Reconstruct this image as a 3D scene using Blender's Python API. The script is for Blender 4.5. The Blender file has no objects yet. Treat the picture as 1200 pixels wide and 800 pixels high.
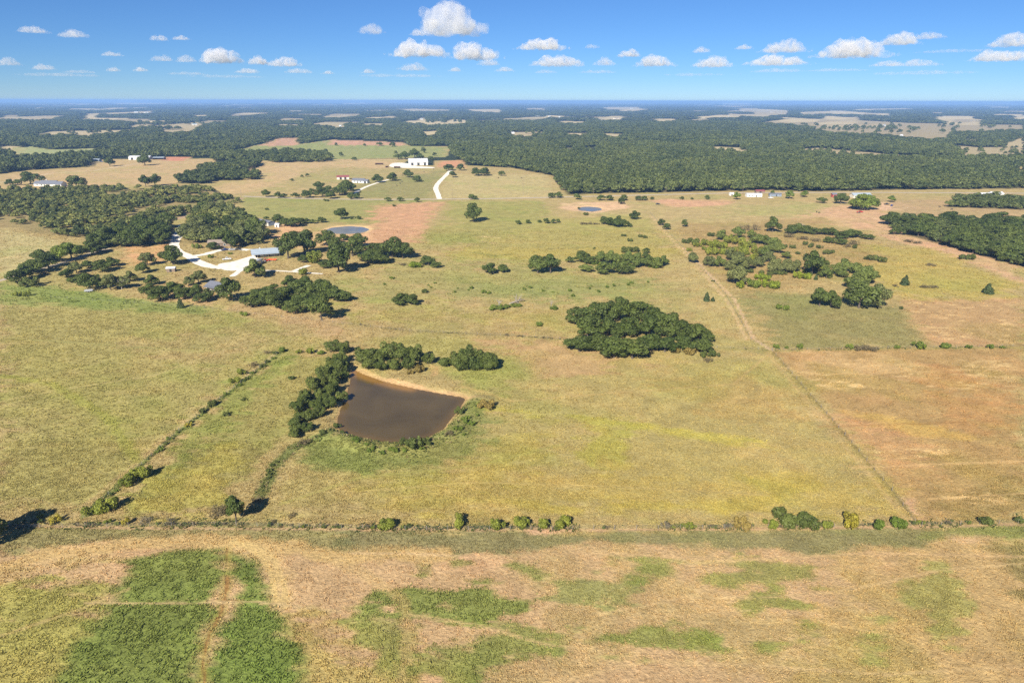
import bpy, bmesh, math, random
import numpy as np
from mathutils import Vector, Matrix

SC = bpy.context.scene
COL = SC.collection
rnd = random.Random(7)
nrng = np.random.default_rng(11)

# ------------------------------------------------------------------ camera
CAM_H = 100.0
PITCH = math.radians(19.4)
ROLL = math.radians(0.12)
F = 800.0                                   # focal length in pixels of a 1200 px wide picture
cam_d = bpy.data.cameras.new('camera')
cam_d.sensor_width = 36.0
cam_d.lens = 24.0
cam_d.clip_start = 1.0
cam_d.clip_end = 400000.0
cam = bpy.data.objects.new('camera', cam_d)
COL.objects.link(cam)
CAM_M = Matrix.Rotation(math.pi / 2 - PITCH, 3, 'X') @ Matrix.Rotation(ROLL, 3, 'Z')
cam.matrix_world = Matrix.Translation((0, 0, CAM_H)) @ CAM_M.to_4x4()
SC.camera = cam

# ------------------------------------------------------------------ sky, sun, exposure
SUN_EL = math.radians(33.0)
SUN_AZ = math.radians(202.0)                # clockwise from +Y: behind the camera, a little to its left
world = bpy.data.worlds.new('World')
SC.world = world
world.use_nodes = True
wn = world.node_tree
for n in list(wn.nodes):
    wn.nodes.remove(n)
sky = wn.nodes.new('ShaderNodeTexSky')
sky.sky_type = 'NISHITA'
sky.sun_disc = False
sky.sun_elevation = SUN_EL
sky.sun_rotation = SUN_AZ
sky.altitude = 8000.0
sky.air_density = 2.0
sky.dust_density = 6.0
sky.ozone_density = 10.0
bg = wn.nodes.new('ShaderNodeBackground')
bg.inputs['Strength'].default_value = 0.05
wo = wn.nodes.new('ShaderNodeOutputWorld')
wn.links.new(sky.outputs[0], bg.inputs[0])
wn.links.new(bg.outputs[0], wo.inputs[0])

sun_d = bpy.data.lights.new('sun', 'SUN')
sun_d.energy = 4.8
sun_d.angle = math.radians(0.5)
sun_d.color = (1.0, 0.925, 0.80)
sun = bpy.data.objects.new('sun', sun_d)
COL.objects.link(sun)
sdir = Vector((math.sin(SUN_AZ) * math.cos(SUN_EL), math.cos(SUN_AZ) * math.cos(SUN_EL), math.sin(SUN_EL)))
sun.rotation_euler = sdir.to_track_quat('Z', 'Y').to_euler()
sun.location = (-60, -60, 200)

SC.view_settings.view_transform = 'Standard'
SC.view_settings.look = 'None'
SC.view_settings.gamma = 1.0
SC.view_settings.exposure = 1.02
SC.render.engine = 'CYCLES'
SC.cycles.use_denoising = False
SC.cycles.use_adaptive_sampling = False
SC.cycles.max_bounces = 14
SC.cycles.diffuse_bounces = 3
SC.cycles.glossy_bounces = 2
SC.cycles.transmission_bounces = 3
SC.cycles.volume_bounces = 4
SC.cycles.transparent_max_bounces = 6
SC.cycles.volume_max_steps = 128

# ------------------------------------------------------------------ helpers
def pix(x, y, z=0.0):
    """ground point (height z) that stands at pixel x, y of the 1200x800 photograph"""
    d = CAM_M @ Vector(((x - 600.0) / F, (400.0 - y) / F, -1.0))
    t = (z - CAM_H) / d.z
    return Vector((d.x * t, d.y * t, z))

def ppm(p):
    """pixels per metre at a world point"""
    f = CAM_M @ Vector((0, 0, -1))
    return F / max(1.0, (Vector((p[0], p[1], p[2] if len(p) > 2 else 0)) - Vector((0, 0, CAM_H))).dot(f))

def W(poly):
    return np.array([pix(*p)[:2] for p in poly])

def srgb(r, g, b, k=1.0):
    def f(c):
        c /= 255.0
        return (c / 12.92 if c <= 0.04045 else ((c + 0.055) / 1.055) ** 2.4) * k
    return (f(r), f(g), f(b))

def tag(o, label, cat, group=None):
    o['label'] = label
    o['category'] = cat
    if group:
        o['group'] = group
    return o

def empty(name, loc, rz=0.0):
    o = bpy.data.objects.new(name, None)
    o.empty_display_size = 0.5
    o.location = loc
    o.rotation_euler = (0, 0, rz)
    COL.objects.link(o)
    return o

def mesh_obj(name, me, parent=None, mat=None):
    o = bpy.data.objects.new(name, me)
    COL.objects.link(o)
    if parent is not None:
        o.parent = parent
    if mat is not None and len(me.materials) == 0:
        me.materials.append(mat)
    return o

def np_mesh(name, verts, faces, nper):
    """fast mesh from numpy arrays; faces: (n, nper)"""
    me = bpy.data.meshes.new(name)
    verts = np.ascontiguousarray(verts, dtype=np.float32)
    faces = np.ascontiguousarray(faces, dtype=np.int32)
    me.vertices.add(len(verts))
    me.vertices.foreach_set('co', verts.ravel())
    me.loops.add(faces.size)
    me.loops.foreach_set('vertex_index', faces.ravel())
    me.polygons.add(len(faces))
    me.polygons.foreach_set('loop_start', np.arange(0, faces.size, nper, dtype=np.int32))
    me.polygons.foreach_set('loop_total', np.full(len(faces), nper, dtype=np.int32))
    me.update(calc_edges=True)
    me.validate()
    return me

class MB:
    """collects boxes, prisms and tubes into one mesh"""
    def __init__(self):
        self.v = []
        self.f = []
    def add(self, vs, fs):
        o = len(self.v)
        self.v += [tuple(p) for p in vs]
        self.f += [tuple(i + o for i in q) for q in fs]
        return self
    def box(self, x0, y0, z0, x1, y1, z1):
        return self.add([(x0, y0, z0), (x1, y0, z0), (x1, y1, z0), (x0, y1, z0), (x0, y0, z1), (x1, y0, z1), (x1, y1, z1), (x0, y1, z1)],
                        [(0, 3, 2, 1), (4, 5, 6, 7), (0, 1, 5, 4), (1, 2, 6, 5), (2, 3, 7, 6), (3, 0, 4, 7)])
    def prism(self, prof, y0, y1):
        """profile in x,z extruded along y"""
        n = len(prof)
        vs = [(p[0], y0, p[1]) for p in prof] + [(p[0], y1, p[1]) for p in prof]
        fs = [tuple(range(n)), tuple(range(2 * n - 1, n - 1, -1))]
        fs += [(i, i + n, (i + 1) % n + n, (i + 1) % n) for i in range(n)]
        return self.add(vs, fs)
    def prism_x(self, prof, x0, x1):
        """profile in y,z extruded along x"""
        n = len(prof)
        vs = [(x0, p[0], p[1]) for p in prof] + [(x1, p[0], p[1]) for p in prof]
        fs = [tuple(range(n - 1, -1, -1)), tuple(range(n, 2 * n))]
        fs += [(i, (i + 1) % n, (i + 1) % n + n, i + n) for i in range(n)]
        return self.add(vs, fs)
    def tube(self, pts, rads, n=6):
        pts = [Vector(p) for p in pts]
        vs, fs = [], []
        for i, p in enumerate(pts):
            d = (pts[min(i + 1, len(pts) - 1)] - pts[max(i - 1, 0)]).normalized()
            a = d.orthogonal().normalized()
            b = d.cross(a)
            for k in range(n):
                t = 2 * math.pi * k / n
                vs.append(p + (a * math.cos(t) + b * math.sin(t)) * rads[i])
        for i in range(len(pts) - 1):
            for k in range(n):
                fs.append((i * n + k, i * n + (k + 1) % n, (i + 1) * n + (k + 1) % n, (i + 1) * n + k))
        fs.append(tuple(range(n - 1, -1, -1)))
        fs.append(tuple(range((len(pts) - 1) * n, len(pts) * n)))
        return self.add(vs, fs)
    def mesh(self, name, mat=None):
        me = bpy.data.meshes.new(name)
        me.from_pydata(self.v, [], self.f)
        me.update()
        bm = bmesh.new()
        bm.from_mesh(me)
        bmesh.ops.recalc_face_normals(bm, faces=bm.faces)
        bm.to_mesh(me)
        bm.free()
        if mat:
            me.materials.append(mat)
        return me
    def build(self, name, mat, parent=None):
        return mesh_obj(name, self.mesh(name, mat), parent)

# ------------------------------------------------------------------ noise and polygons (numpy)
def _h(ix, iy, s):
    n = (ix.astype(np.int64) * 374761393 + iy.astype(np.int64) * 668265263 + s * 1442695041) & 0x7fffffff
    n = ((n ^ (n >> 13)) * 1274126177) & 0x7fffffff
    return ((n ^ (n >> 16)) & 0xffff) / 65535.0

def vnoise(x, y, s=0):
    ix, iy = np.floor(x), np.floor(y)
    fx, fy = x - ix, y - iy
    fx = fx * fx * (3 - 2 * fx)
    fy = fy * fy * (3 - 2 * fy)
    a, b = _h(ix, iy, s), _h(ix + 1, iy, s)
    c, d = _h(ix, iy + 1, s), _h(ix + 1, iy + 1, s)
    return (a * (1 - fx) + b * fx) * (1 - fy) + (c * (1 - fx) + d * fx) * fy

def fbm(x, y, scale, s=0, oct=4):
    v, a, t = 0.0, 1.0, 0.0
    for o in range(oct):
        v = v + a * vnoise(x / scale + 17.3 * o, y / scale - 9.1 * o, s + o * 31)
        t += a
        a *= 0.55
        scale *= 0.5
    return v / t

def sdist(x, y, poly):
    """signed distance to a closed polygon, positive inside"""
    d = np.full(x.shape, 1e18)
    ins = np.zeros(x.shape, bool)
    n = len(poly)
    for i in range(n):
        ax, ay = poly[i]
        bx, by = poly[(i + 1) % n]
        ex, ey = bx - ax, by - ay
        L = ex * ex + ey * ey + 1e-12
        t = np.clip(((x - ax) * ex + (y - ay) * ey) / L, 0, 1)
        d = np.minimum(d, (x - ax - t * ex) ** 2 + (y - ay - t * ey) ** 2)
        c = ((ay > y) != (by > y))
        with np.errstate(divide='ignore', invalid='ignore'):
            ins ^= c & (x < (bx - ax) * (y - ay) / (by - ay + 1e-30) + ax)
    d = np.sqrt(d)
    return np.where(ins, d, -d)

def ldist(x, y, line):
    d = np.full(x.shape, 1e18)
    for i in range(len(line) - 1):
        ax, ay = line[i]
        bx, by = line[i + 1]
        ex, ey = bx - ax, by - ay
        t = np.clip(((x - ax) * ex + (y - ay) * ey) / (ex * ex + ey * ey + 1e-12), 0, 1)
        d = np.minimum(d, (x - ax - t * ex) ** 2 + (y - ay - t * ey) ** 2)
    return np.sqrt(d)

def sstep(a, b, v):
    t = np.clip((v - a) / (b - a), 0, 1)
    return t * t * (3 - 2 * t)

def near(x, y, pts, m):
    lo, hi = pts.min(0) - m, pts.max(0) + m
    return (x > lo[0]) & (x < hi[0]) & (y > lo[1]) & (y < hi[1])

# ------------------------------------------------------------------ materials
def new_mat(name):
    m = bpy.data.materials.new(name)
    m.use_nodes = True
    nt = m.node_tree
    for n in list(nt.nodes):
        nt.nodes.remove(n)
    out = nt.nodes.new('ShaderNodeOutputMaterial')
    return m, nt, out

def N(nt, kind, **kw):
    n = nt.nodes.new(kind)
    for k, v in kw.items():
        if hasattr(n, k) and not k.startswith('i_'):
            setattr(n, k, v)
        else:
            n.inputs[k[2:].replace('_', ' ')].default_value = v
    return n

def plain(name, col, rough=0.8, noise=0.15, scale=3.0, metal=0.0, bump=0.0):
    """base colour broken up by object-space noise"""
    m, nt, out = new_mat(name)
    b = N(nt, 'ShaderNodeBsdfPrincipled', i_Roughness=rough, i_Metallic=metal)
    tc = N(nt, 'ShaderNodeTexCoord')
    nz = N(nt, 'ShaderNodeTexNoise', i_Scale=scale, i_Detail=5.0)
    nt.links.new(tc.outputs['Object'], nz.inputs['Vector'])
    mr = N(nt, 'ShaderNodeMapRange', i_From_Min=0.3, i_From_Max=0.7, i_To_Min=1 - noise, i_To_Max=1 + noise)
    nt.links.new(nz.outputs['Fac'], mr.inputs['Value'])
    mx = N(nt, 'ShaderNodeVectorMath', operation='SCALE')
    mx.inputs[0].default_value = col
    nt.links.new(mr.outputs[0], mx.inputs['Scale'])
    nt.links.new(mx.outputs[0], b.inputs['Base Color'])
    if bump:
        bp = N(nt, 'ShaderNodeBump', i_Strength=bump)
        nt.links.new(nz.outputs['Fac'], bp.inputs['Height'])
        nt.links.new(bp.outputs[0], b.inputs['Normal'])
    nt.links.new(b.outputs[0], out.inputs[0])
    return m

K = 0.84                                     # photographed field colour -> albedo

def foliage(name, col, col2, trans=0.25, vary=0.35):
    """leaf clumps: colour differs from clump to clump and from tree to tree"""
    m, nt, out = new_mat(name)
    oi = N(nt, 'ShaderNodeObjectInfo')
    at = N(nt, 'ShaderNodeAttribute', attribute_name='clump')
    nz = N(nt, 'ShaderNodeTexNoise', i_Scale=0.011, i_Detail=3.0)
    nt.links.new(oi.outputs['Location'], nz.inputs['Vector'])
    nr = N(nt, 'ShaderNodeMapRange', i_From_Min=0.32, i_From_Max=0.68, i_To_Min=-0.12, i_To_Max=0.42)
    nt.links.new(nz.outputs['Fac'], nr.inputs['Value'])
    ad = N(nt, 'ShaderNodeMath', operation='MULTIPLY_ADD')
    nt.links.new(oi.outputs['Random'], ad.inputs[0])
    ad.inputs[1].default_value = 0.45
    ml = N(nt, 'ShaderNodeMath', operation='MULTIPLY_ADD')
    ml.inputs[1].default_value = 0.25
    nt.links.new(at.outputs['Fac'], ml.inputs[0])
    nt.links.new(nr.outputs[0], ml.inputs[2])
    nt.links.new(ml.outputs[0], ad.inputs[2])
    mx = N(nt, 'ShaderNodeMix', data_type='RGBA')
    mx.inputs['A'].default_value = (*col, 1)
    mx.inputs['B'].default_value = (*col2, 1)
    nt.links.new(ad.outputs[0], mx.inputs['Factor'])
    mr = N(nt, 'ShaderNodeMapRange', i_To_Min=1 - vary, i_To_Max=1 + vary)
    nt.links.new(at.outputs['Fac'], mr.inputs['Value'])
    sc = N(nt, 'ShaderNodeVectorMath', operation='SCALE')
    nt.links.new(mx.outputs['Result'], sc.inputs[0])
    nt.links.new(mr.outputs[0], sc.inputs['Scale'])
    df = N(nt, 'ShaderNodeBsdfPrincipled', i_Roughness=0.6)
    df.inputs['Specular IOR Level'].default_value = 0.25
    tr = N(nt, 'ShaderNodeBsdfTranslucent')
    ms = N(nt, 'ShaderNodeMixShader')
    ms.inputs[0].default_value = trans
    nt.links.new(sc.outputs[0], df.inputs['Base Color'])
    nt.links.new(sc.outputs[0], tr.inputs['Color'])
    nt.links.new(df.outputs[0], ms.inputs[1])
    nt.links.new(tr.outputs[0], ms.inputs[2])
    nt.links.new(ms.outputs[0], out.inputs[0])
    return m

# ------------------------------------------------------------------ land cover
TAN = (178, 157, 103)
GRN = (122, 133, 66)
LGRN = (152, 152, 80)
YEL = (172, 162, 70)
PNK = (190, 158, 115)
RED = (200, 148, 112)
# (outline in photograph pixels, colour, soft edge m, strength, ragged edge m)
PATCH = [
    # beyond the county road
    ([(275, 177), (300, 170), (328, 168), (330, 162), (355, 162), (345, 170), (388, 164), (470, 167), (478, 171), (528, 172), (520, 184), (300, 189), (266, 184)], (150, 152, 92), 12, 1, 20),
    ([(388, 164), (470, 167), (474, 170.5), (380, 170)], (196, 152, 120), 8, 1, 20),
    ([(328, 162), (352, 162), (348, 170), (300, 172)], (190, 150, 118), 8, 1, 20),
    ([(285, 189), (480, 186), (440, 205), (385, 222), (285, 231), (240, 222), (300, 206)], (190, 164, 116), 10, 1, 20),
    ([(380, 195), (470, 200), (400, 216), (330, 226), (300, 228)], (160, 150, 92), 10, .7, 40),
    ([(420, 214), (520, 200), (515, 215), (505, 232), (420, 232)], (148, 142, 88), 10, .9, 20),
    ([(530, 204), (640, 205), (658, 232), (516, 233), (517, 219)], (182, 166, 112), 8, 1, 14),
    ([(513, 188.5), (540, 188), (544, 196.5), (512, 196)], (204, 146, 108), 7, .85, 16),
    ([(0, 205), (100, 196), (120, 187), (250, 186), (250, 200), (200, 216), (100, 220), (0, 221)], (188, 162, 114), 12, 1, 20),
    ([(195, 184), (222, 184), (215, 189), (192, 188)], (200, 140, 108), 8, 1, 10),
    ([(18, 173), (35, 172), (60, 175.5), (130, 173.5), (130, 180), (60, 186), (20, 190)], (160, 162, 108), 12, 1, 20),
    # strip by the county road, the middle pastures
    ([(285, 232), (520, 235), (500, 262), (420, 262), (330, 262), (280, 250)], (154, 150, 88), 6, 1, 12),
    ([(437, 240), (526, 235.5), (505, 262), (498, 285), (412, 287), (432, 262)], (196, 154, 114), 5, 1, 16),
    ([(398, 268), (440, 262), (440, 290), (330, 290), (320, 262), (345, 262), (370, 272)], (208, 168, 124), 4, .9, 8),
    ([(526, 236), (640, 236), (660, 262), (560, 285), (500, 285)], (158, 152, 86), 6, .9, 20),
    ([(640, 236), (1010, 238), (1000, 262), (800, 262), (700, 255)], (180, 160, 108), 6, .9, 20),
    ([(655, 238), (730, 236), (735, 244), (700, 250), (658, 245)], (214, 178, 138), 3, .9, 8),
    ([(760, 234), (860, 234), (850, 241), (790, 243)], (204, 160, 124), 4, .9, 10),
    ([(860, 240), (990, 240), (985, 256), (880, 252)], (168, 160, 98), 6, .7, 25),
    ([(985, 240), (1040, 245), (1062, 262), (1200, 312), (1200, 335), (1130, 308), (1010, 268), (950, 262), (930, 256)], (202, 164, 124), 4, .95, 14),
    ([(1028, 237), (1065, 238), (1080, 246), (1032, 246)], (216, 178, 142), 3, .95, 4),
    ([(1040, 234), (1200, 234), (1200, 256), (1110, 252), (1050, 256)], (178, 152, 108), 6, .9, 15),
    ([(640, 255), (760, 250), (790, 290), (780, 312), (600, 312), (520, 300)], (166, 157, 88), 10, .8, 30),
    ([(530, 292), (800, 290), (800, 300), (620, 306), (520, 304)], (176, 160, 83), 6, .6, 16),
    ([(440, 300), (720, 315), (840, 345), (860, 385), (700, 350), (500, 345), (380, 370)], (160, 153, 92), 12, .8, 40),
    ([(540, 330), (760, 328), (740, 345), (560, 352)], (148, 148, 90), 8, .6, 20),
    ([(400, 355), (660, 365), (660, 385), (420, 380)], (166, 156, 86), 8, .6, 25),
    ([(790, 300), (830, 312), (880, 390), (845, 400), (800, 340)], (180, 162, 106), 5, .7, 15),
    ([(868, 338), (1060, 358), (1092, 406), (905, 410)], (148, 140, 88), 4, .95, 12),
    ([(1055, 350), (1200, 348), (1200, 404), (1092, 405)], (182, 150, 103), 3, 1, 8),
    ([(1000, 285), (1090, 290), (1200, 335), (1200, 349), (1050, 350), (1030, 330), (990, 320)], (176, 159, 87), 6, .95, 14),
    ([(800, 262), (960, 256), (1000, 275), (1030, 300), (990, 320), (880, 345), (830, 320)], (168, 143, 92), 6, .8, 20),
    # bare hay field on the right
    ([(902, 411), (1200, 407), (1200, 613), (1082, 613), (1000, 500)], (176, 146, 94), 1.5, 1, 4),
    ([(930, 415), (1090, 420), (1080, 440), (950, 440)], (196, 164, 112), 4, .8, 12),
    ([(950, 480), (1100, 520), (1080, 540), (1010, 545)], (192, 152, 104), 4, .7, 14),
    ([(1100, 430), (1200, 450), (1200, 520), (1120, 500)], (184, 142, 88), 6, .7, 20),
    ([(985, 482), (1060, 488), (1150, 515), (1080, 512)], (192, 160, 86), 2, .7, 5),
    ([(1050, 583), (1072, 585), (1090, 612), (1070, 614)], (216, 172, 136), 1.5, .9, 5),
    ([(1060, 588), (1200, 570), (1200, 612), (1085, 612)], (156, 134, 84), 3, .8, 10),
    # big left pasture
    ([(0, 345), (260, 352), (330, 385), (395, 405), (330, 412), (210, 505), (95, 605), (0, 600)], (167, 156, 94), 4, 1, 10),
    ([(0, 330), (60, 335), (200, 352), (250, 360), (240, 368), (0, 356)], (138, 146, 78), 4, .9, 8),
    ([(0, 268), (60, 278), (98, 292), (60, 308), (0, 325)], (184, 170, 116), 4, 1, 8),
    ([(150, 290), (205, 285), (200, 305), (150, 312)], (205, 160, 112), 4, .9, 8),
    ([(100, 330), (255, 335), (255, 358), (140, 348)], (190, 160, 112), 3, .7, 8),
    ([(230, 352), (330, 360), (390, 375), (400, 392), (300, 372)], (186, 158, 112), 5, .9, 12),
    ([(0, 400), (120, 430), (200, 480), (100, 520), (0, 470)], (158, 150, 84), 6, .6, 25),
    ([(0, 540), (120, 540), (90, 600), (0, 600)], (162, 152, 90), 6, .6, 18),
    ([(150, 400), (300, 385), (330, 400), (250, 440)], (176, 156, 104), 6, .7, 18),
    # paddock between the slanting fence and the pond
    ([(332, 412), (400, 420), (340, 512), (250, 590), (130, 612), (230, 512)], (160, 150, 88), 3, 1, 8),
    ([(245, 470), (300, 435), (340, 420), (320, 445), (230, 540), (160, 600), (180, 560)], (142, 147, 74), 4, .8, 12),
    ([(195, 560), (260, 530), (260, 590), (170, 612)], (174, 162, 84), 4, .8, 14),
    # pond field
    ([(420, 395), (660, 395), (850, 430), (905, 415), (1060, 600), (850, 612), (320, 606), (330, 545), (560, 500), (570, 440)], (173, 157, 98), 4, 1, 10),
    ([(560, 398), (680, 400), (760, 430), (650, 445), (590, 425)], (184, 154, 106), 5, .9, 20),
    ([(560, 475), (700, 488), (900, 518), (905, 526), (700, 497), (560, 484)], (180, 168, 81), 2, .85, 5),
    ([(685, 498), (740, 490), (742, 515), (715, 552), (672, 548)], (170, 162, 79), 3, .85, 10),
    ([(740, 440), (900, 440), (960, 500), (820, 480)], (174, 150, 92), 5, .7, 20),
    ([(520, 550), (1020, 560), (1050, 598), (400, 600)], (178, 158, 88), 4, .7, 14),
    ([(600, 585), (860, 588), (840, 600), (640, 600)], (176, 160, 80), 2.5, .7, 6),
    ([(900, 560), (960, 565), (900, 595), (860, 595)], (176, 160, 80), 2.5, .7, 6),
    ([(420, 570), (640, 500), (640, 545), (500, 595)], (172, 158, 84), 5, .7, 16),
    # the dam and its green skirt
    ([(330, 532), (372, 508), (400, 505), (470, 520), (520, 500), (545, 468), (572, 474), (580, 492), (548, 535), (500, 550), (430, 550), (370, 546)], (126, 134, 72), 3, .75, 9),
    ([(409, 426), (424, 432), (450, 441.5), (505, 454), (555, 463.5), (560, 468), (500, 460), (430, 443), (410, 438)], (208, 170, 122), .7, .95, 1.8),
    ([(505, 428), (515, 430), (512, 440), (506, 440)], (206, 165, 115), 1.0, .8, 1.5),
    ([(525, 430), (600, 420), (620, 440), (590, 462), (548, 455)], (158, 156, 84), 4, .7, 10),
    # foreground meadow
    ([(-60, 628), (330, 622), (400, 628), (1260, 622), (1300, 830), (-100, 830)], (191, 160, 116), 1.50, 1.00, 4),
    ([(950, 640), (1260, 630), (1260, 830), (900, 830), (960, 700)], (184, 156, 102), 6, .8, 16),
    ([(300, 700), (470, 760), (520, 830), (330, 830)], (176, 158, 92), 5.00, 0.80, 14),
    ([(-60, 628), (80, 616), (330, 616), (410, 624), (410, 648), (340, 638), (110, 632), (-40, 652)], (142, 138, 86), 1.50, 0.82, 4),
    ([(400, 622), (720, 622), (840, 622), (1090, 616), (1090, 634), (985, 644), (950, 652), (890, 640), (700, 638), (560, 650), (500, 650), (400, 648)], (132, 131, 86), 1.40, 0.82, 4),
    ([(1085, 616), (1260, 612), (1260, 632), (1090, 630)], (140, 140, 81), 1.40, 0.90, 4),
    ([(-60, 700), (125, 655), (122, 720), (82, 790), (60, 830), (-60, 830)], (163, 157, 84), 3.00, 0.95, 10),
    ([(148, 655), (200, 642), (262, 640), (263, 690), (246, 740), (235, 830), (50, 830), (95, 760), (135, 700)], (124, 136, 66), 2.2, 0.97, 4),
    ([(272, 648), (302, 655), (326, 705), (322, 718), (356, 785), (356, 830), (248, 830), (250, 770), (272, 720)], (120, 136, 64), 2.2, 0.97, 4),
    ([(425, 700), (500, 682), (570, 678), (615, 700), (612, 722), (560, 728), (430, 716)], (124, 136, 66), 1.8, 0.9, 7),
    ([(640, 690), (680, 684), (745, 692), (742, 712), (650, 712)], (144, 144, 86), 1.20, 0.73, 8),
    ([(525, 655), (560, 655), (555, 668), (528, 668)], (131, 138, 72), 1.70, 0.77, 5),
    ([(490, 645), (510, 648), (508, 672), (492, 670)], (131, 138, 72), 1.70, 0.73, 5),
    ([(604, 658), (640, 666), (632, 682), (606, 676)], (131, 138, 72), 1.70, 0.77, 5),
    ([(722, 655), (792, 652), (788, 674), (742, 676)], (135, 141, 74), 2.04, 0.77, 6),
    ([(570, 735), (700, 735), (840, 738), (835, 754), (700, 764), (590, 770), (520, 792), (490, 772)], (131, 138, 70), 2.04, 0.82, 8),
    ([(418, 720), (478, 722), (480, 765), (440, 790), (420, 745)], (135, 141, 72), 2.04, 0.73, 6),
    ([(830, 664), (950, 660), (958, 682), (890, 690), (830, 682)], (137, 141, 74), 2.04, 0.77, 7),
    ([(835, 697), (925, 690), (930, 712), (872, 724)], (137, 143, 72), 2.04, 0.77, 7),
    ([(885, 748), (965, 743), (975, 758), (900, 766)], (139, 143, 72), 2.04, 0.77, 6),
    ([(798, 745), (838, 740), (832, 764), (800, 762)], (139, 143, 72), 2.04, 0.68, 6),
    ([(1042, 682), (1110, 662), (1118, 690), (1126, 740), (1105, 742), (1082, 700)], (154, 152, 84), 1.40, 0.77, 6),
    ([(1018, 724), (1042, 724), (1042, 742), (1022, 742)], (150, 150, 84), 1.20, 0.69, 4),
    ([(1010, 760), (1035, 760), (1032, 774), (1012, 772)], (156, 152, 85), 1.20, 0.69, 4),
    ([(1170, 640), (1260, 636), (1260, 700), (1200, 705)], (140, 128, 80), 2.50, 0.85, 6),
    ([(-40, 676), (0, 664), (60, 648), (150, 637), (262, 629), (318, 640), (342, 672), (348, 712), (334, 716), (324, 688), (306, 657), (262, 641), (200, 643), (150, 653), (60, 668), (-40, 694)], (200, 170, 118), 1.4, .75, 3),
    ([(615, 620), (680, 620), (676, 627), (622, 627)], (222, 180, 140), 0.60, 0.90, 2),
]
# (line, half width m, colour, strength)
STREAK = [
    ([(267, 640), (266, 690), (258, 720), (244, 745), (238, 775), (240, 800)], 1.0, (166, 156, 76), .45),
    ([(267, 640), (266, 690), (258, 720), (244, 745), (238, 775), (240, 800)], 0.28, (140, 98, 52), .75),
    ([(0, 664), (60, 648), (130, 640), (200, 634), (280, 634), (400, 650), (520, 650)], 2.2, (198, 168, 112), .9),
    ([(272, 634), (292, 641), (307, 652), (319, 675), (325, 706)], 0.8, (206, 178, 118), .95),
    ([(290, 636), (308, 643), (322, 658), (333, 690), (333, 712)], 0.7, (204, 176, 118), .9),
    ([(100, 706), (160, 707), (215, 706), (300, 705), (400, 716)], 0.35, (196, 170, 122), .8),
    ([(410, 648), (470, 648), (560, 652)], 0.4, (205, 175, 128), .8),
    ([(480, 720), (560, 732), (640, 755), (700, 762)], 0.4, (200, 172, 120), .7),
    ([(800, 660), (900, 655), (960, 650)], 0.3, (205, 180, 120), .7),
    ([(880, 728), (960, 728), (1010, 738), (1050, 745)], 0.3, (210, 180, 120), .7),
    ([(740, 720), (800, 722), (880, 715)], 0.3, (200, 170, 120), .5),
    ([(0, 615), (110, 618), (400, 620), (720, 621), (1080, 617), (1200, 614)], 0.5, (200, 160, 125), .6),
    ([(390, 378), (480, 388), (600, 394), (670, 398)], 0.5, (140, 128, 82), .7),
    ([(840, 408), (905, 411), (1200, 407)], 0.7, (150, 140, 80), .7),
    ([(905, 412), (985, 505), (1040, 570), (1074, 610)], 0.5, (138, 122, 66), .8),
    ([(898, 412), (975, 505), (1030, 570), (1062, 610)], 0.6, (192, 160, 104), .5),
    ([(330, 412), (210, 505), (98, 605)], 0.9, (118, 132, 66), .8),
    ([(322, 415), (200, 508), (86, 605)], 0.9, (192, 168, 118), .5),
    ([(398, 505), (350, 520), (322, 545), (305, 580)], 1.4, (112, 124, 66), .8),
    ([(540, 452), (600, 470)], 0.8, (192, 164, 100), .6),
    ([(700, 278), (760, 268), (800, 300), (815, 306)], 0.4, (118, 108, 66), .5),
    ([(800, 290), (860, 350), (884, 398), (905, 411)], 0.7, (208, 176, 136), .9),
    ([(762, 252), (785, 278), (828, 325), (852, 352), (875, 398)], 0.6, (206, 176, 130), .8),
    ([(985, 246), (1020, 262), (1060, 280)], 0.5, (150, 138, 84), .8),
    ([(1000, 246), (1040, 262), (1075, 278)], 0.7, (212, 182, 140), .7),
    ([(340, 640), (420, 668), (470, 700), (480, 740), (470, 800)], 1.2, (194, 166, 112), .5),
    ([(0, 745), (90, 715), (150, 690)], 0.4, (190, 166, 110), .6),
    ([(1200, 660), (1100, 668), (1000, 690), (900, 700), (800, 700), (700, 720)], 0.35, (206, 176, 124), .6),
    ([(640, 800), (760, 775), (900, 780), (1040, 790), (1200, 780)], 0.35, (206, 176, 124), .5),
    ([(1200, 652), (1020, 648), (860, 656), (700, 648), (560, 652)], 0.5, (204, 170, 122), .55),
    ([(0, 470), (80, 455), (180, 440), (290, 400)], 0.5, (190, 170, 116), .5),
    ([(0, 395), (130, 405), (240, 412), (330, 400)], 0.6, (150, 146, 84), .6),
    ([(0, 440), (60, 450), (130, 490), (160, 540)], 1.6, (160, 160, 74), .6),
    ([(430, 575), (560, 565), (720, 570), (900, 580)], 0.5, (186, 162, 100), .5),
    ([(600, 470), (720, 460), (860, 450), (900, 415)], 0.5, (190, 162, 104), .6),
    ([(330, 590), (420, 560), (560, 545), (660, 520)], 0.6, (156, 150, 74), .5),
    ([(920, 440), (1200, 432)], 0.5, (206, 170, 112), .6),
    ([(960, 500), (1200, 492)], 0.5, (156, 116, 66), .5),
    ([(1000, 548), (1200, 540)], 0.5, (214, 178, 120), .6),
    ([(1080, 585), (1200, 578)], 0.4, (214, 178, 120), .6),
    ([(0, 214), (60, 203), (110, 200), (165, 191)], 2.0, (212, 192, 160), .7),
    ([(590, 308), (610, 312), (660, 308)], 0.6, (190, 172, 110), .4),
    ([(555, 296), (580, 300), (600, 298)], 1.5, (120, 122, 62), .6),
    ([(640, 292), (690, 290)], 1.2, (120, 118, 62), .5),
    ([(565, 277), (585, 279)], 0.8, (222, 196, 140), .8),
]
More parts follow.
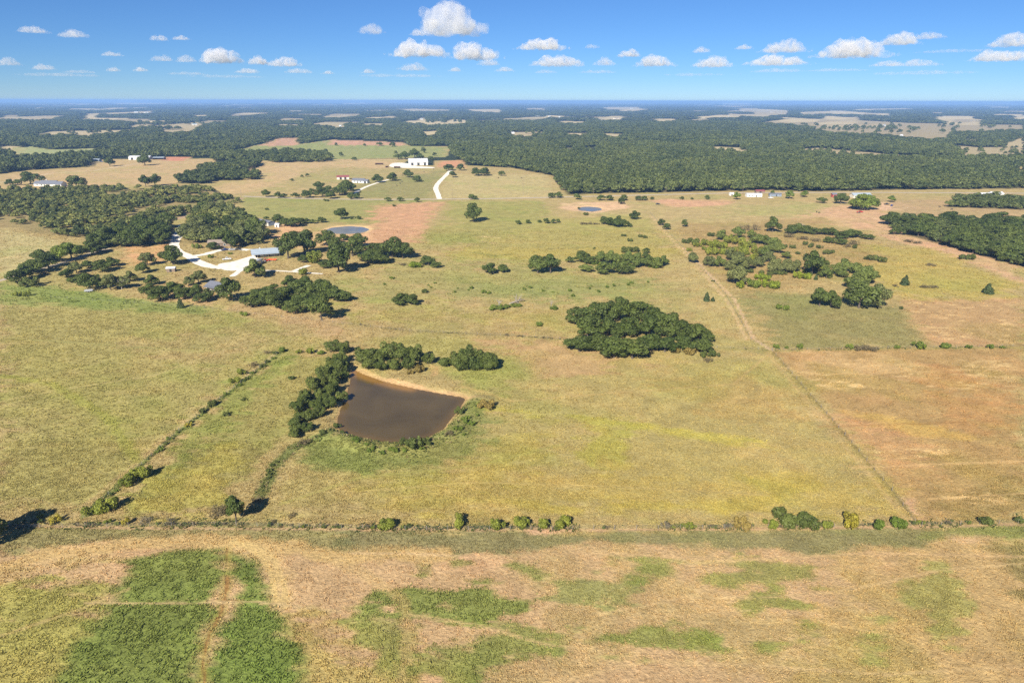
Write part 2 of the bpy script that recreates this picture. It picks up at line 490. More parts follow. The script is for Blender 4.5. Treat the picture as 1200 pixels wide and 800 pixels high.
def fieldcol(c):
    c = np.array(srgb(*c))
    return np.minimum(c * np.array([1.0, 1.0, 1.02]) * K, .6)
PATCH = [(W(p), fieldcol(c), s, st, rg) for p, c, s, st, rg in PATCH]
STREAK = [(W(p), w, np.array(srgb(*c)) * K, st) for p, w, c, st in STREAK]

# straw windrows lying on the hay field and on the stubble
STRAW = [((905, 1200), (418, 460), .5), ((1000, 1130), (520, 545), .8), ((1070, 1200), (560, 612), .5), ((940, 1130), (446, 456), .9), ((1060, 1200), (352, 404), .5)]

# clearings in the far woods
CLEAR = [
    [(0, 137.5), (60, 135.5), (86, 136), (60, 138), (45, 141), (25, 140)],
    [(33, 156.5), (60, 154), (160, 152), (158, 155), (110, 157), (103, 160), (60, 158.5)],
    [(95, 132.5), (180, 130), (178, 133), (105, 134.5)],
    [(155, 147), (243, 142), (244, 146), (230, 149), (165, 148.5)],
    [(190, 152), (228, 151.5), (228, 154), (192, 155.5)],
    [(0, 171), (20, 171.5), (24, 176), (0, 177)],
    [(372, 137.5), (384, 136), (418, 134), (419, 136.5), (380, 138.5)],
    [(425, 145), (450, 144.5), (450, 146.5), (426, 147)],
    [(390, 147), (404, 146.5), (403, 149), (392, 149)],
    [(494, 154.5), (513, 153.5), (510, 158.5), (497, 158)],
    [(489, 138.5), (500, 138), (500, 141.5), (491, 141.5)],
    [(497, 144.5), (520, 143.5), (530, 140), (552, 141), (545, 144.5), (520, 146.5), (498, 146.5)],
    [(543, 128), (590, 128), (586, 132.5), (556, 131)],
    [(460, 128), (485, 127.5), (528, 128.5), (526, 130.5), (480, 130.5)],
    [(562, 141), (585, 141), (585, 142.5), (562, 142.5)],
    [(596, 155), (642, 154.5), (640, 156.5), (620, 160), (600, 159)],
    [(664, 156), (688, 156), (688, 158.5), (664, 158)],
    [(704, 156.5), (733, 157), (730, 158.5), (716, 160.5), (704, 158)],
    [(702, 139.5), (715, 136), (730, 136), (729, 141), (706, 141)],
    [(706, 125.5), (750, 125.5), (752, 128), (708, 128)],
    [(640, 135), (660, 136), (659, 138), (641, 137)],
    [(724, 128.5), (760, 127.5), (760, 129), (726, 131)],
    [(614, 127), (640, 126.5), (640, 128), (616, 128.5)],
    [(662, 172.5), (672, 172.5), (672, 174.5), (662, 174.5)],
    [(685, 172.5), (697, 172.5), (697, 174.5), (685, 174.5)],
    [(835, 172), (868, 173), (868, 175), (836, 174.5)],
    [(852, 133), (880, 134.5), (902, 134), (900, 137.5), (858, 136.5)],
    [(866, 128), (900, 128), (925, 130), (922, 135), (890, 133), (868, 131)],
    [(846, 121), (880, 121), (880, 123), (848, 123)],
    [(936, 131.5), (985, 130), (1045, 133), (1042, 135.5), (990, 134), (940, 134)],
    [(900, 142), (940, 139), (1000, 140.5), (1060, 144), (1200, 146.5), (1200, 151.5), (1112, 155), (1105, 163), (1072, 162), (1040, 158.5), (1000, 156.5), (955, 153), (956, 150.5), (900, 146)],
    [(1092, 139), (1112, 136.5), (1152, 140.5), (1148, 145), (1112, 144)],
    [(938, 174.5), (960, 173.5), (1050, 177), (1130, 180), (1120, 175), (1110, 170), (1150, 173), (1200, 172), (1200, 182), (1150, 183), (1000, 181), (945, 177)],
    [(1130, 163), (1145, 163), (1143, 166.5), (1134, 166)],
    [(1175, 166), (1200, 161), (1200, 168), (1182, 168)],
    [(1192, 196), (1200, 195), (1200, 205), (1194, 203)],
    [(860, 176), (875, 176), (875, 178), (860, 178)],
    [(1000, 128), (1070, 127), (1072, 128.5), (1002, 129.5)],
    [(300, 121), (330, 120.7), (330, 122), (300, 122)],
    [(130, 121), (150, 120.6), (200, 121), (190, 122.4), (135, 122.4)],
    [(400, 121), (430, 120.7), (440, 122), (402, 122.4)],
]
def opened(p):
    # the trees before a clearing hide its near part: carry that edge towards the camera
    yc = sum(q[1] for q in p) / len(p)
    return [(x, y if y < yc else 118 + (y - 118) * 1.08) for x, y in p]
_r = random.Random(44)
for _ in range(95):                          # thin pale hayfields scattered through the far woods
    cx = _r.choice((_r.uniform(-60, 420), _r.uniform(820, 1260), _r.uniform(-60, 1260)))
    cy = 121.5 + 26 * _r.random() ** 1.5
    hw = _r.uniform(8, 34)
    th = (cy - 118) * _r.uniform(.025, .07) + .12
    CLEAR.append([(cx - hw, cy), (cx - hw * .3, cy - th), (cx + hw, cy - th * .6), (cx + hw * .8, cy + th * .6), (cx - hw * .2, cy + th)])
CLEAR_W = [W(opened(p)) for p in CLEAR]
FIELDS_FAR = [PATCH[i][0] for i in (0, 1, 2, 3, 5, 6, 7, 8, 9, 10)]

# woods standing beyond the county road and between the pastures, as ground outlines
WOODS = {
    'main': [(526, 172), (530, 182), (550, 194), (600, 197), (648, 206), (664, 229), (700, 227), (760, 226), (900, 223), (960, 224.5), (1060, 222.5), (1200, 221), (1400, 220), (1400, 100 + 21), (-200, 121), (-200, 204), (0, 204), (26, 200), (104, 195.5), (107, 190), (120, 186), (150, 185), (250, 184), (268, 183), (276, 177), (300, 173), (340, 171), (390, 163), (470, 166), (480, 171)],
    'hedge': [(205, 215), (240, 216), (250, 212), (303, 211), (303, 205), (275, 203), (306, 194), (300, 189), (270, 192), (235, 198), (232, 204), (215, 210)],
    'hedge2': [(247, 188), (250, 181), (340, 179), (388, 183), (388, 190), (318, 191), (300, 187), (270, 190)],
    'thicket': [(-60, 224), (0, 223), (100, 221), (230, 222), (278, 229), (284, 236), (250, 247), (205, 256), (150, 271), (108, 279), (90, 279), (60, 275), (35, 273), (20, 267), (-60, 266)],
    'drive': [(98, 297), (120, 297), (140, 291), (205, 286), (208, 272), (190, 262), (150, 275), (112, 282)],
    'house': [(214, 286), (255, 286), (300, 288), (314, 284), (312, 276), (300, 266), (284, 256), (274, 248), (242, 248), (218, 264)],
    'grove': [(1037, 262), (1060, 275), (1100, 286), (1130, 295), (1160, 303), (1200, 313), (1290, 330), (1290, 264), (1200, 262), (1150, 259.5), (1100, 260), (1070, 259)],
    'belt': [(1108, 243), (1180, 245), (1260, 250), (1260, 236), (1200, 236), (1150, 233), (1120, 236)],
}
WOODS_W = {k: W(v) for k, v in WOODS.items()}

POND = W([(413, 431), (425, 437), (450, 446), (490, 455), (520, 460.5), (546, 465), (538, 478), (526, 492), (520, 501), (500, 511), (480, 516), (450, 516), (425, 511), (406, 506), (397, 501), (396, 488), (402, 470), (408, 455), (411, 443)])
POND2 = W([(381, 269), (390, 266), (408, 264.3), (426, 265.5), (433, 268.3), (426, 272), (405, 273.6), (388, 272.8)])
POND3 = W([(677, 243), (688, 241.4), (702, 242.6), (706, 245.4), (694, 247.5), (679, 246)])
DAM = W([(388, 509), (420, 519), (455, 525), (490, 524), (525, 509), (545, 485), (560, 470)])

def height(x, y):
    z = np.zeros_like(x)
    for P in (POND, POND2, POND3):
        m = near(x, y, P, 14)
        if m.any():
            d = sdist(x[m], y[m], P)
            z[m] = np.where(d > 0, -0.5 - np.minimum(d * 0.3, 2.0), -0.5 * (1 - sstep(0, 4.5, -d)))
    m = near(x, y, DAM, 14)
    if m.any():
        d = ldist(x[m], y[m], DAM)
        dp = sdist(x[m], y[m], POND)
        z[m] += 1.1 * (1 - sstep(0.5, 7.5, d)) * sstep(0.2, 3.0, -dp)
    return z

def zat(p):
    return float(height(np.array([p[0]]), np.array([p[1]]))[0])

def land(x, y):
    """albedo of the ground cover, and how much grass grows there"""
    n = len(x)
    col = np.tile(np.array(srgb(176, 156, 104)) * K, (n, 1))
    warp1 = fbm(x, y, 14.0, 3) - 0.5
    warp2 = fbm(x, y, 60.0, 5) - 0.5
    warp3 = fbm(x * .38, y + .08 * x, 2.6, 13, 4) - 0.5
    for P, c, soft, st, rag in PATCH:
        m = near(x, y, P, soft + rag)
        if not m.any():
            continue
        wl = warp1[m] * 1.5 + warp3[m] * 2.1 + (warp2[m] if rag > 12 else 0)
        d = sdist(x[m], y[m], P) + wl * rag
        a = sstep(-soft, soft, d)[:, None] * st
        col[m] = col[m] * (1 - a) + c * a
    # general unevenness of the sward: green flushes, dry ragged tufty bands; undulation shading painted into the flat ground's colour
    g = fbm(x, y + 0.4 * x, 32.0, 21, 5)
    a = (sstep(0.50, 0.72, g) * 0.45)[:, None]
    col = col * (1 - a) + col * np.array([0.80, 0.98, 0.72]) * a
    g = fbm(x * 0.6 + y * 0.3, y, 11.0, 27, 5)
    a = (sstep(0.5, 0.75, g) * 0.6)[:, None]
    col = col * (1 - a) + col * np.array([1.14, 1.05, 1.10]) * a
    g = fbm(x, y, 4.5, 37, 4)
    col *= (0.84 + 0.34 * g)[:, None]
    g = fbm(x, y, 1.3, 41, 3)
    col *= (0.84 + 0.32 * g)[:, None]
    for L, w, c, st in STREAK:
        m = near(x, y, L, 8)
        if not m.any():
            continue
        d = ldist(x[m], y[m], L) + (vnoise(x[m] / 2.5, y[m] / 2.5, 9) - 0.5) * w * 1.3
        a = (1 - sstep(w * 0.5, w * 1.6, d))[:, None] * st
        col[m] = col[m] * (1 - a) + c * a
    straw = np.array(srgb(232, 200, 140)) * K
    for (x0, x1), (y0, y1), st in STRAW:
        q = W([(x0, y1), (x1, y1), (x1, y0), (x0, y0)])
        m = near(x, y, q, 3)
        if not m.any():
            continue
        d = sdist(x[m], y[m], q)
        s = fbm(x[m] * 0.22, y[m] + 0.1 * x[m], 1.5, 51, 3) + 0.5 * (fbm(x[m], y[m], 18.0, 53, 3) - 0.5)
        a = (sstep(0.60, 0.78, s) * st * sstep(0, 6, d))[:, None]
        col[m] = col[m] * (1 - a) + straw * a
    # pond rims
    for P, c, r in ((POND2, srgb(214, 182, 132, K), 3.5), (POND3, srgb(216, 180, 136, K), 4.0)):
        m = near(x, y, P, 10)
        if m.any():
            d = -sdist(x[m], y[m], P)
            a = (1 - sstep(r * .5, r * 1.5, d))[:, None]
            col[m] = col[m] * (1 - a) + np.array(c) * a
    m = near(x, y, POND, 10)
    if m.any():
        d = -sdist(x[m], y[m], POND)
        a = (1 - sstep(0.3, 1.2, d))[:, None] * .7
        c = np.array(srgb(176, 142, 96, K))
        col[m] = col[m] * (1 - a) + c * a
    # far country: forest floor under the woods, pale hay in the clearings
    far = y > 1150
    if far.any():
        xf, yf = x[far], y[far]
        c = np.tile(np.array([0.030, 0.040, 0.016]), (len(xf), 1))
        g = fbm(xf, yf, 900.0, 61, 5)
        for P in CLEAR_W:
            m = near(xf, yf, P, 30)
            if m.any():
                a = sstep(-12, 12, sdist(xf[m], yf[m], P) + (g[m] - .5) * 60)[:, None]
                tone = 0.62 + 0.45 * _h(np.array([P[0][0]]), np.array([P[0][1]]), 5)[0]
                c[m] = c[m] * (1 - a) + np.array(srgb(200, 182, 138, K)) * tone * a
        # scattered small fields in the distance
        u = vnoise(xf / 420.0 + 3.1, yf / 900.0, 71) * 0.6 + vnoise(xf / 170.0, yf / 420.0, 73) * 0.4
        a = (sstep(0.68, 0.71, u) * sstep(3000, 5000, yf))[:, None]
        c = c * (1 - a) + np.array(srgb(196, 180, 138, K)) * a
        keep = np.zeros(len(xf), bool)
        for P in FIELDS_FAR:
            m = near(xf, yf, P, 5)
            keep[m] |= sdist(xf[m], yf[m], P) > -5
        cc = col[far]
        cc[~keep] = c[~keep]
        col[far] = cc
    clear = np.zeros(n, bool)
    for P in CLEAR_W + FIELDS_FAR:
        m = near(x, y, P, 2) & (y < 1700)
        if m.any():
            clear[m] |= sdist(x[m], y[m], P) > -2
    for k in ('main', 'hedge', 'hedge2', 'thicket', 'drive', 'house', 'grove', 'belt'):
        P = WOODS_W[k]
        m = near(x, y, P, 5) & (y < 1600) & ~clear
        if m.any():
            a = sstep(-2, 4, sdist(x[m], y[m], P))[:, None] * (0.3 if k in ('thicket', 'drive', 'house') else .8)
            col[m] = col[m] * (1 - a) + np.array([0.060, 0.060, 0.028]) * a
    return np.clip(col, 0.005, 0.75)

# ------------------------------------------------------------------ the ground: one sheet to the horizon
ys = [-60000, -9000, -2500, -800, -250, -60, 20, 60]
v = 78.0
while v < 1500:
    ys.append(v)
    v *= 1.0050
while v < 64000:
    ys.append(v)
    v *= 1.022
ys = np.array(ys + [90000.0])
ts = np.concatenate([[-60, -12, -3, -1.5, -1.05], np.linspace(-0.81, 0.81, 470), [1.05, 1.5, 3, 12, 60]])
ref = np.maximum(np.abs(ys), 78.0) * 0.943 + 42.0     # depth along the view
GX = (ts[None, :] * ref[:, None])
GY = np.repeat(ys[:, None], len(ts), 1)
gx, gy = GX.ravel(), GY.ravel()
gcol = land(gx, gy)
gz = height(gx, gy)
nr, nc = GX.shape
i = np.arange(nr - 1)[:, None] * nc + np.arange(nc - 1)[None, :]
quads = np.stack([i, i + 1, i + nc + 1, i + nc], -1).reshape(-1, 4)
me = np_mesh('ground', np.stack([gx, gy, gz], 1), quads, 4)
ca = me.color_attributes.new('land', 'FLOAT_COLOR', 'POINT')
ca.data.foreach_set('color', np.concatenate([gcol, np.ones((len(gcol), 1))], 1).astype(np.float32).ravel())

m, nt, out = new_mat('ground')
at = N(nt, 'ShaderNodeAttribute', attribute_name='land')
geo = N(nt, 'ShaderNodeNewGeometry')
n1 = N(nt, 'ShaderNodeTexNoise', i_Scale=1.1, i_Detail=6.0, i_Roughness=0.7)
n2 = N(nt, 'ShaderNodeTexNoise', i_Scale=0.12, i_Detail=6.0, i_Roughness=0.65)
nt.links.new(geo.outputs['Position'], n1.inputs['Vector'])
nt.links.new(geo.outputs['Position'], n2.inputs['Vector'])
r1 = N(nt, 'ShaderNodeMapRange', i_From_Min=0.3, i_From_Max=0.7, i_To_Min=0.74, i_To_Max=1.34)
r2 = N(nt, 'ShaderNodeMapRange', i_From_Min=0.3, i_From_Max=0.7, i_To_Min=0.82, i_To_Max=1.16)
nt.links.new(n1.outputs['Fac'], r1.inputs['Value'])
nt.links.new(n2.outputs['Fac'], r2.inputs['Value'])
mu = N(nt, 'ShaderNodeMath', operation='MULTIPLY')
nt.links.new(r1.outputs[0], mu.inputs[0])
nt.links.new(r2.outputs[0], mu.inputs[1])
sc = N(nt, 'ShaderNodeVectorMath', operation='SCALE')
nt.links.new(at.outputs['Color'], sc.inputs[0])
nt.links.new(mu.outputs[0], sc.inputs['Scale'])
b = N(nt, 'ShaderNodeBsdfPrincipled', i_Roughness=0.95)
b.inputs['Specular IOR Level'].default_value = 0.1
nt.links.new(sc.outputs[0], b.inputs['Base Color'])
bp = N(nt, 'ShaderNodeBump', i_Strength=0.9, i_Distance=0.5)
nt.links.new(n1.outputs['Fac'], bp.inputs['Height'])
nt.links.new(bp.outputs[0], b.inputs['Normal'])
nt.links.new(b.outputs[0], out.inputs[0])
me.materials.append(m)
ground = mesh_obj('ground', me)
ground['kind'] = 'structure'

# ------------------------------------------------------------------ water
def smooth_loop(P, rep=2):
    for _ in range(rep):
        Q = np.roll(P, -1, 0)
        P = np.stack([P * .75 + Q * .25, P * .25 + Q * .75], 1).reshape(-1, 2)
    return P

def water(name, P, grow, z, mat, shallow=None):
    P = smooth_loop(P)
    c = P.mean(0)
    d = P - c
    P = c + d * (1 + grow / np.linalg.norm(d, axis=1, keepdims=True))
    n, rings = len(P), 14
    vs, fs = [], []
    for k in range(rings):
        s = 1 - k / rings
        for p in P:
            q = c + (p - c) * s
            vs.append((q[0], q[1], z))
    vs.append((c[0], c[1], z))
    for k in range(rings - 1):
        for j in range(n):
            fs.append((k * n + j, k * n + (j + 1) % n, (k + 1) * n + (j + 1) % n, (k + 1) * n + j))
    for j in range(n):
        fs.append(((rings - 1) * n + j, (rings - 1) * n + (j + 1) % n, rings * n))
    me = bpy.data.meshes.new(name)
    me.from_pydata(vs, [], fs)
    a = me.attributes.new('shallow', 'FLOAT', 'POINT')
    v = np.array(vs)
    val = np.zeros(len(v))
    dv = sdist(v[:, 0], v[:, 1], P)
    val = .22 * (1 - sstep(0.5, 4.5, dv))
    if shallow is not None:
        val = val + 1 - sstep(0.2, 4.5, ldist(v[:, 0], v[:, 1], shallow[0]))
    a.data.foreach_set('value', val.astype(np.float32))
    me.materials.append(mat)
    o = mesh_obj(name, me)
    o['kind'] = 'structure'
    return o

def water_mat(name, col, col2, rough, bump, scale):
    m, nt, out = new_mat(name)
    at = N(nt, 'ShaderNodeAttribute', attribute_name='shallow')
    geo = N(nt, 'ShaderNodeNewGeometry')
    nz = N(nt, 'ShaderNodeTexNoise', i_Scale=scale, i_Detail=4.0)
    nt.links.new(geo.outputs['Position'], nz.inputs['Vector'])
    mx = N(nt, 'ShaderNodeMix', data_type='RGBA')
    mx.inputs['A'].default_value = (*col, 1)
    mx.inputs['B'].default_value = (*col2, 1)
    nt.links.new(at.outputs['Fac'], mx.inputs['Factor'])
    b = N(nt, 'ShaderNodeBsdfPrincipled', i_Roughness=rough, i_IOR=1.33)
    n2 = N(nt, 'ShaderNodeTexNoise', i_Scale=0.07, i_Detail=4.0, i_Distortion=0.6)
    nt.links.new(geo.outputs['Position'], n2.inputs['Vector'])
    r2 = N(nt, 'ShaderNodeMapRange', i_From_Min=0.3, i_From_Max=0.7, i_To_Min=0.82, i_To_Max=1.18)
    nt.links.new(n2.outputs['Fac'], r2.inputs['Value'])
    sv = N(nt, 'ShaderNodeVectorMath', operation='SCALE')
    nt.links.new(mx.outputs['Result'], sv.inputs[0])
    nt.links.new(r2.outputs[0], sv.inputs['Scale'])
    rr = N(nt, 'ShaderNodeMapRange', i_From_Min=0.35, i_From_Max=0.65, i_To_Min=rough * .6, i_To_Max=rough * 2.0)
    nt.links.new(n2.outputs['Fac'], rr.inputs['Value'])
    nt.links.new(rr.outputs[0], b.inputs['Roughness'])
    nt.links.new(sv.outputs[0], b.inputs['Base Color'])
    bp = N(nt, 'ShaderNodeBump', i_Strength=bump, i_Distance=0.15)
    nt.links.new(nz.outputs['Fac'], bp.inputs['Height'])
    nt.links.new(bp.outputs[0], b.inputs['Normal'])
    nt.links.new(b.outputs[0], out.inputs[0])
    return m

water('pond_water', POND, 0.8, -0.52, water_mat('muddy_water', (0.090, 0.064, 0.026), (0.26, 0.14, 0.035), 0.08, 0.14, 1.6),
      (W([(413, 432), (425, 439), (450, 447.5), (480, 454)]),))
blue = water_mat('open_water', (0.17, 0.18, 0.185), (0.17, 0.18, 0.185), 0.3, 0.3, 1.2)
water('pond_water', POND2, 0.8, -0.52, blue)
water('pond_water', POND3, 0.8, -0.52, blue)

# ------------------------------------------------------------------ roads and yards
ROADS = []
def on_road(X, Y, marg=.4):
    m = np.zeros(len(X), bool)
    for kind, P, hw in ROADS:
        q = near(X, Y, P, hw + marg + 2)
        if q.any():
            m[q] |= (ldist(X[q], Y[q], P) < hw + marg) if kind == 'line' else (sdist(X[q], Y[q], P) > -marg)
    return m

def ribbon(name, line, width, mat, z=0.035, wob=0.12):
    P = [np.array(pix(*p)[:2]) for p in line]
    for _ in range(2):                       # corner cutting
        Q = [P[0]]
        for a, b in zip(P[:-1], P[1:]):
            Q += [a * .75 + b * .25, a * .25 + b * .75]
        P = Q + [P[-1]]
    R = [P[0]]
    for p in P[1:]:                          # even steps so that the verge can waver
        L = np.linalg.norm(p - R[-1])
        k = max(1, int(L / 5.0))
        a = R[-1]
        R += [a + (p - a) * (j + 1) / k for j in range(k)]
    ROADS.append(('line', np.array(R), width / 2))
    vs, fs = [], []
    for i, p in enumerate(R):
        d = R[min(i + 1, len(R) - 1)] - R[max(i - 1, 0)]
        d /= np.linalg.norm(d) + 1e-9
        n = np.array([-d[1], d[0]])
        for s in (-1, 1):
            w = width / 2 * (1 + wob * rnd.uniform(-1, 1))
            vs.append((*(p + n * s * w), z))
    for i in range(len(R) - 1):
        fs.append((2 * i, 2 * i + 2, 2 * i + 3, 2 * i + 1))
    me = bpy.data.meshes.new(name)
    me.from_pydata(vs, [], [f[::-1] for f in fs])
    me.materials.append(mat)
    o = mesh_obj(name, me)
    o['kind'] = 'structure'
    return o

def yard(name, poly, mat, z=0.045):
    P = smooth_loop(W(poly), 2)
    ROADS.append(('poly', P, 0.0))
    me = bpy.data.meshes.new(name)
    me.from_pydata([(*p, z) for p in P], [], [tuple(range(len(P)))])
    me.materials.append(mat)
    o = mesh_obj(name, me)
    o['kind'] = 'structure'
    return o

M_CALICHE = plain('caliche', srgb(238, 230, 214, 0.88), 0.95, 0.2, 0.3)
M_ROAD = plain('county_gravel', srgb(206, 190, 164, 0.66), 0.95, 0.16, 0.3)
M_DIRT = plain('dirt', srgb(204, 172, 136, 0.62), 0.95, 0.2, 0.3)
M_CONC = plain('concrete', (0.52, 0.50, 0.46), 0.9, 0.08, 0.6)
ribbon('county_road', [(285, 230), (330, 232), (420, 234), (520, 233.5), (600, 232.5), (700, 230), (800, 227.5), (870, 226), (1000, 225.5), (1100, 226), (1300, 227)], 7.0, M_ROAD)
ribbon('barn_driveway', [(515, 233.3), (513, 227), (510, 221), (513, 215), (520, 208), (528, 200)], 6.0, M_CALICHE, 0.05)
ribbon('house_driveway', [(414, 227), (425, 220.5), (438, 215.5), (455, 210.5)], 4.5, M_CALICHE, 0.05)
yard('barn_yard', [(454, 195.5), (460, 190.5), (478, 191), (482, 194.5), (512, 196), (506, 197.5), (470, 197)], M_CALICHE)
ribbon('homestead_driveway', [(215, 263), (210, 272), (205, 283), (203, 289), (209, 296), (222, 300), (231, 307), (245, 312), (262, 314)], 7.0, M_CALICHE, 0.05)
ribbon('homestead_driveway', [(226, 300), (240, 298.5), (255, 293.5), (272, 291.5), (292, 293)], 6.0, M_CALICHE, 0.065)
yard('gravel_yard', [(255, 309), (272, 307), (288, 302), (298, 299), (304, 303), (300, 309), (286, 316), (268, 318), (255, 314)], M_CALICHE, 0.08)
ribbon('homestead_driveway', [(288, 313), (280, 318), (272, 324)], 3.6, M_CALICHE, 0.095)
ribbon('garden_path', [(292, 317), (320, 317), (350, 319), (378, 321)], 2.2, M_CALICHE, 0.11)
ribbon('garden_path', [(344, 318), (354, 314), (362, 311)], 3.6, M_CALICHE, 0.125)
ribbon('gravel_lane', [(-20, 333), (8, 327), (40, 317), (70, 309), (90, 303), (108, 296), (128, 291)], 4.4, M_ROAD, 0.05)
ribbon('dirt_lane', [(104, 279.5), (130, 274.5), (160, 268.5), (205, 257), (245, 246), (284, 232)], 7.0, M_DIRT, 0.02)

# ------------------------------------------------------------------ clouds
m, nt, out = new_mat('cloud_vapour')              # billows and ragged edges: density follows noise, sized per cloud
v = N(nt, 'ShaderNodeVolumePrincipled')
v.inputs['Color'].default_value = (.90, .91, .94, 1)
tc = N(nt, 'ShaderNodeTexCoord')
fq = N(nt, 'ShaderNodeAttribute', attribute_type='OBJECT', attribute_name='billow')
dn = N(nt, 'ShaderNodeAttribute', attribute_type='OBJECT', attribute_name='vapour')
sv = N(nt, 'ShaderNodeVectorMath', operation='SCALE')
nt.links.new(tc.outputs['Object'], sv.inputs[0])
nt.links.new(fq.outputs['Fac'], sv.inputs['Scale'])
nz = N(nt, 'ShaderNodeTexNoise', i_Scale=1.0, i_Detail=5.0, i_Roughness=0.62)
nt.links.new(sv.outputs[0], nz.inputs['Vector'])
mr = N(nt, 'ShaderNodeMapRange', interpolation_type='SMOOTHSTEP', i_From_Min=0.33, i_From_Max=0.76)
nt.links.new(nz.outputs['Fac'], mr.inputs['Value'])
ml = N(nt, 'ShaderNodeMath', operation='MULTIPLY')
nt.links.new(mr.outputs[0], ml.inputs[0])
nt.links.new(dn.outputs['Fac'], ml.inputs[1])
nt.links.new(ml.outputs[0], v.inputs['Density'])
nt.links.new(v.outputs[0], out.inputs['Volume'])
M_CLOUD = m

CLOUDS = [  # centre x, base y, width, height in photograph pixels, body (1 thick .. .3 thin)
    (530, 41, 72, 36, 1), (491, 42, 22, 7, .4), (436, 40, 30, 12, .45), (492, 67, 72, 18, .9), (556, 70, 62, 18, .8), (572, 77, 28, 8, .5), (485, 83, 36, 9, .5), (432, 86, 16, 5, .4), (533, 84, 16, 5, .4), (591, 84, 24, 5, .3),
    (635, 59, 60, 13, .8), (655, 78, 66, 13, .7), (709, 77, 28, 9, .5), (737, 67, 28, 9, .6), (694, 57, 20, 5, .25), (768, 78, 48, 13, .7), (822, 62, 20, 7, .4), (835, 79, 48, 12, .6), (872, 58, 20, 6, .3), (918, 62, 54, 15, .75), (912, 77, 78, 12, .6),
    (998, 68, 86, 22, .85), (1052, 53, 46, 14, .7), (1086, 46, 40, 8, .3), (1038, 78, 36, 7, .5), (1072, 78, 58, 9, .5), (1182, 55, 46, 16, .7), (1172, 72, 72, 13, .6), (40, 39, 36, 8, .45), (86, 44, 32, 9, .5), (186, 48, 20, 7, .4), (212, 47, 20, 5, .3), (132, 66, 24, 6, .3),
    (190, 72, 26, 7, .5), (218, 73, 20, 8, .5), (260, 74, 50, 17, .95), (303, 76, 22, 10, .6), (333, 78, 40, 11, .6), (10, 77, 28, 9, .5), (52, 82, 26, 7, .35), (133, 84, 18, 5, .35), (165, 84, 18, 5, .3), (290, 86, 30, 6, .3), (350, 86, 34, 6, .4), (385, 87, 16, 4, .3), (95, 86, 40, 4, .2), (220, 88, 50, 4, .2), (700, 86, 50, 4, .2), (910, 85, 70, 5, .2), (640, 86, 30, 4, .2),
    (70, 90, 120, 5, .2), (260, 92, 160, 5, .2), (470, 91, 140, 5, .2), (820, 90, 170, 5, .2), (1080, 88, 160, 6, .2), (1120, 62, 110, 5, .2), (980, 84, 90, 4, .2),
]
BASE_Z = 1500.0
_b = bmesh.new()
bmesh.ops.create_icosphere(_b, subdivisions=2, radius=1.0)
ICO_V = np.array([v.co[:] for v in _b.verts])
ICO_F = np.array([[v.index for v in f.verts] for f in _b.faces])
_b.free()
def cloud(i, cx, by, w, h, body):
    d = CAM_M @ Vector(((cx - 600) / F, (400 - by) / F, -1.0))
    t = (BASE_Z - CAM_H) / d.z
    c = Vector((d.x * t, d.y * t, BASE_Z))
    s = t / F                                            # metres per pixel there
    wm, hm = w * s * 1.18, h * s * 1.08
    r = random.Random(900 + i)
    VS, FS = [], []
    def ball(p, s):
        FS.append(ICO_F + len(ICO_V) * len(VS))
        VS.append(ICO_V * np.array(s) + np.array(p))
    nb = max(5, int(w / h * 5) + 4)
    for k in range(nb):
        u = (k + .5) / nb * 2 - 1
        env = (1 - abs(u) ** 2.2) * r.uniform(.55, 1.0)
        if k == int(nb * r.uniform(.3, .7)):
            env = 1.0
        rad = max(.10 * hm, hm * .5 * env)
        x = u * (wm / 2 - rad * .55) + r.uniform(-.1, .1) * hm
        y = r.uniform(-.35, .35) * min(wm, hm * 2.5)
        ball((x, y, rad * r.uniform(.65, 1.0)), (rad * r.uniform(1.0, 1.5), rad * r.uniform(1.1, 1.5), rad))
        for q in range(7):
            a, b2 = r.uniform(0, 6.28), r.uniform(.1, 1.35)
            e = rad * r.uniform(.28, .5)
            p = (x + math.cos(a) * math.cos(b2) * rad * 1.1, y + math.sin(a) * math.cos(b2) * rad * 1.1, rad * .8 + math.sin(b2) * rad * .85)
            ball(p, (e, e, e))
    V = np.concatenate(VS)
    V[:, 2] = np.where(V[:, 2] < 0, V[:, 2] * .15, V[:, 2])      # flat base
    me = np_mesh('cloud', V, np.concatenate(FS), 3)
    tmp = bpy.data.objects.new('cloud_tmp', me)
    COL.objects.link(tmp)
    rm = tmp.modifiers.new('r', 'REMESH')
    rm.mode = 'VOXEL'
    rm.voxel_size = max(hm / 16, wm / 70)
    tx = bpy.data.textures.new('cloud_noise', 'CLOUDS')
    tx.noise_scale = hm * .34
    tx.noise_depth = 4
    dm = tmp.modifiers.new('d', 'DISPLACE')
    dm.texture = tx
    dm.texture_coords = 'LOCAL'
    dm.strength = hm * .34
    dm.mid_level = .55
    rm2 = tmp.modifiers.new('r2', 'REMESH')
    rm2.mode = 'VOXEL'
    rm2.voxel_size = rm.voxel_size * .8
    lev = 3.2 if body > .75 else (2.0 if body > .55 else (1.0 if body > .25 else .5))
    return tmp, c, lev / hm, 3.0 / hm

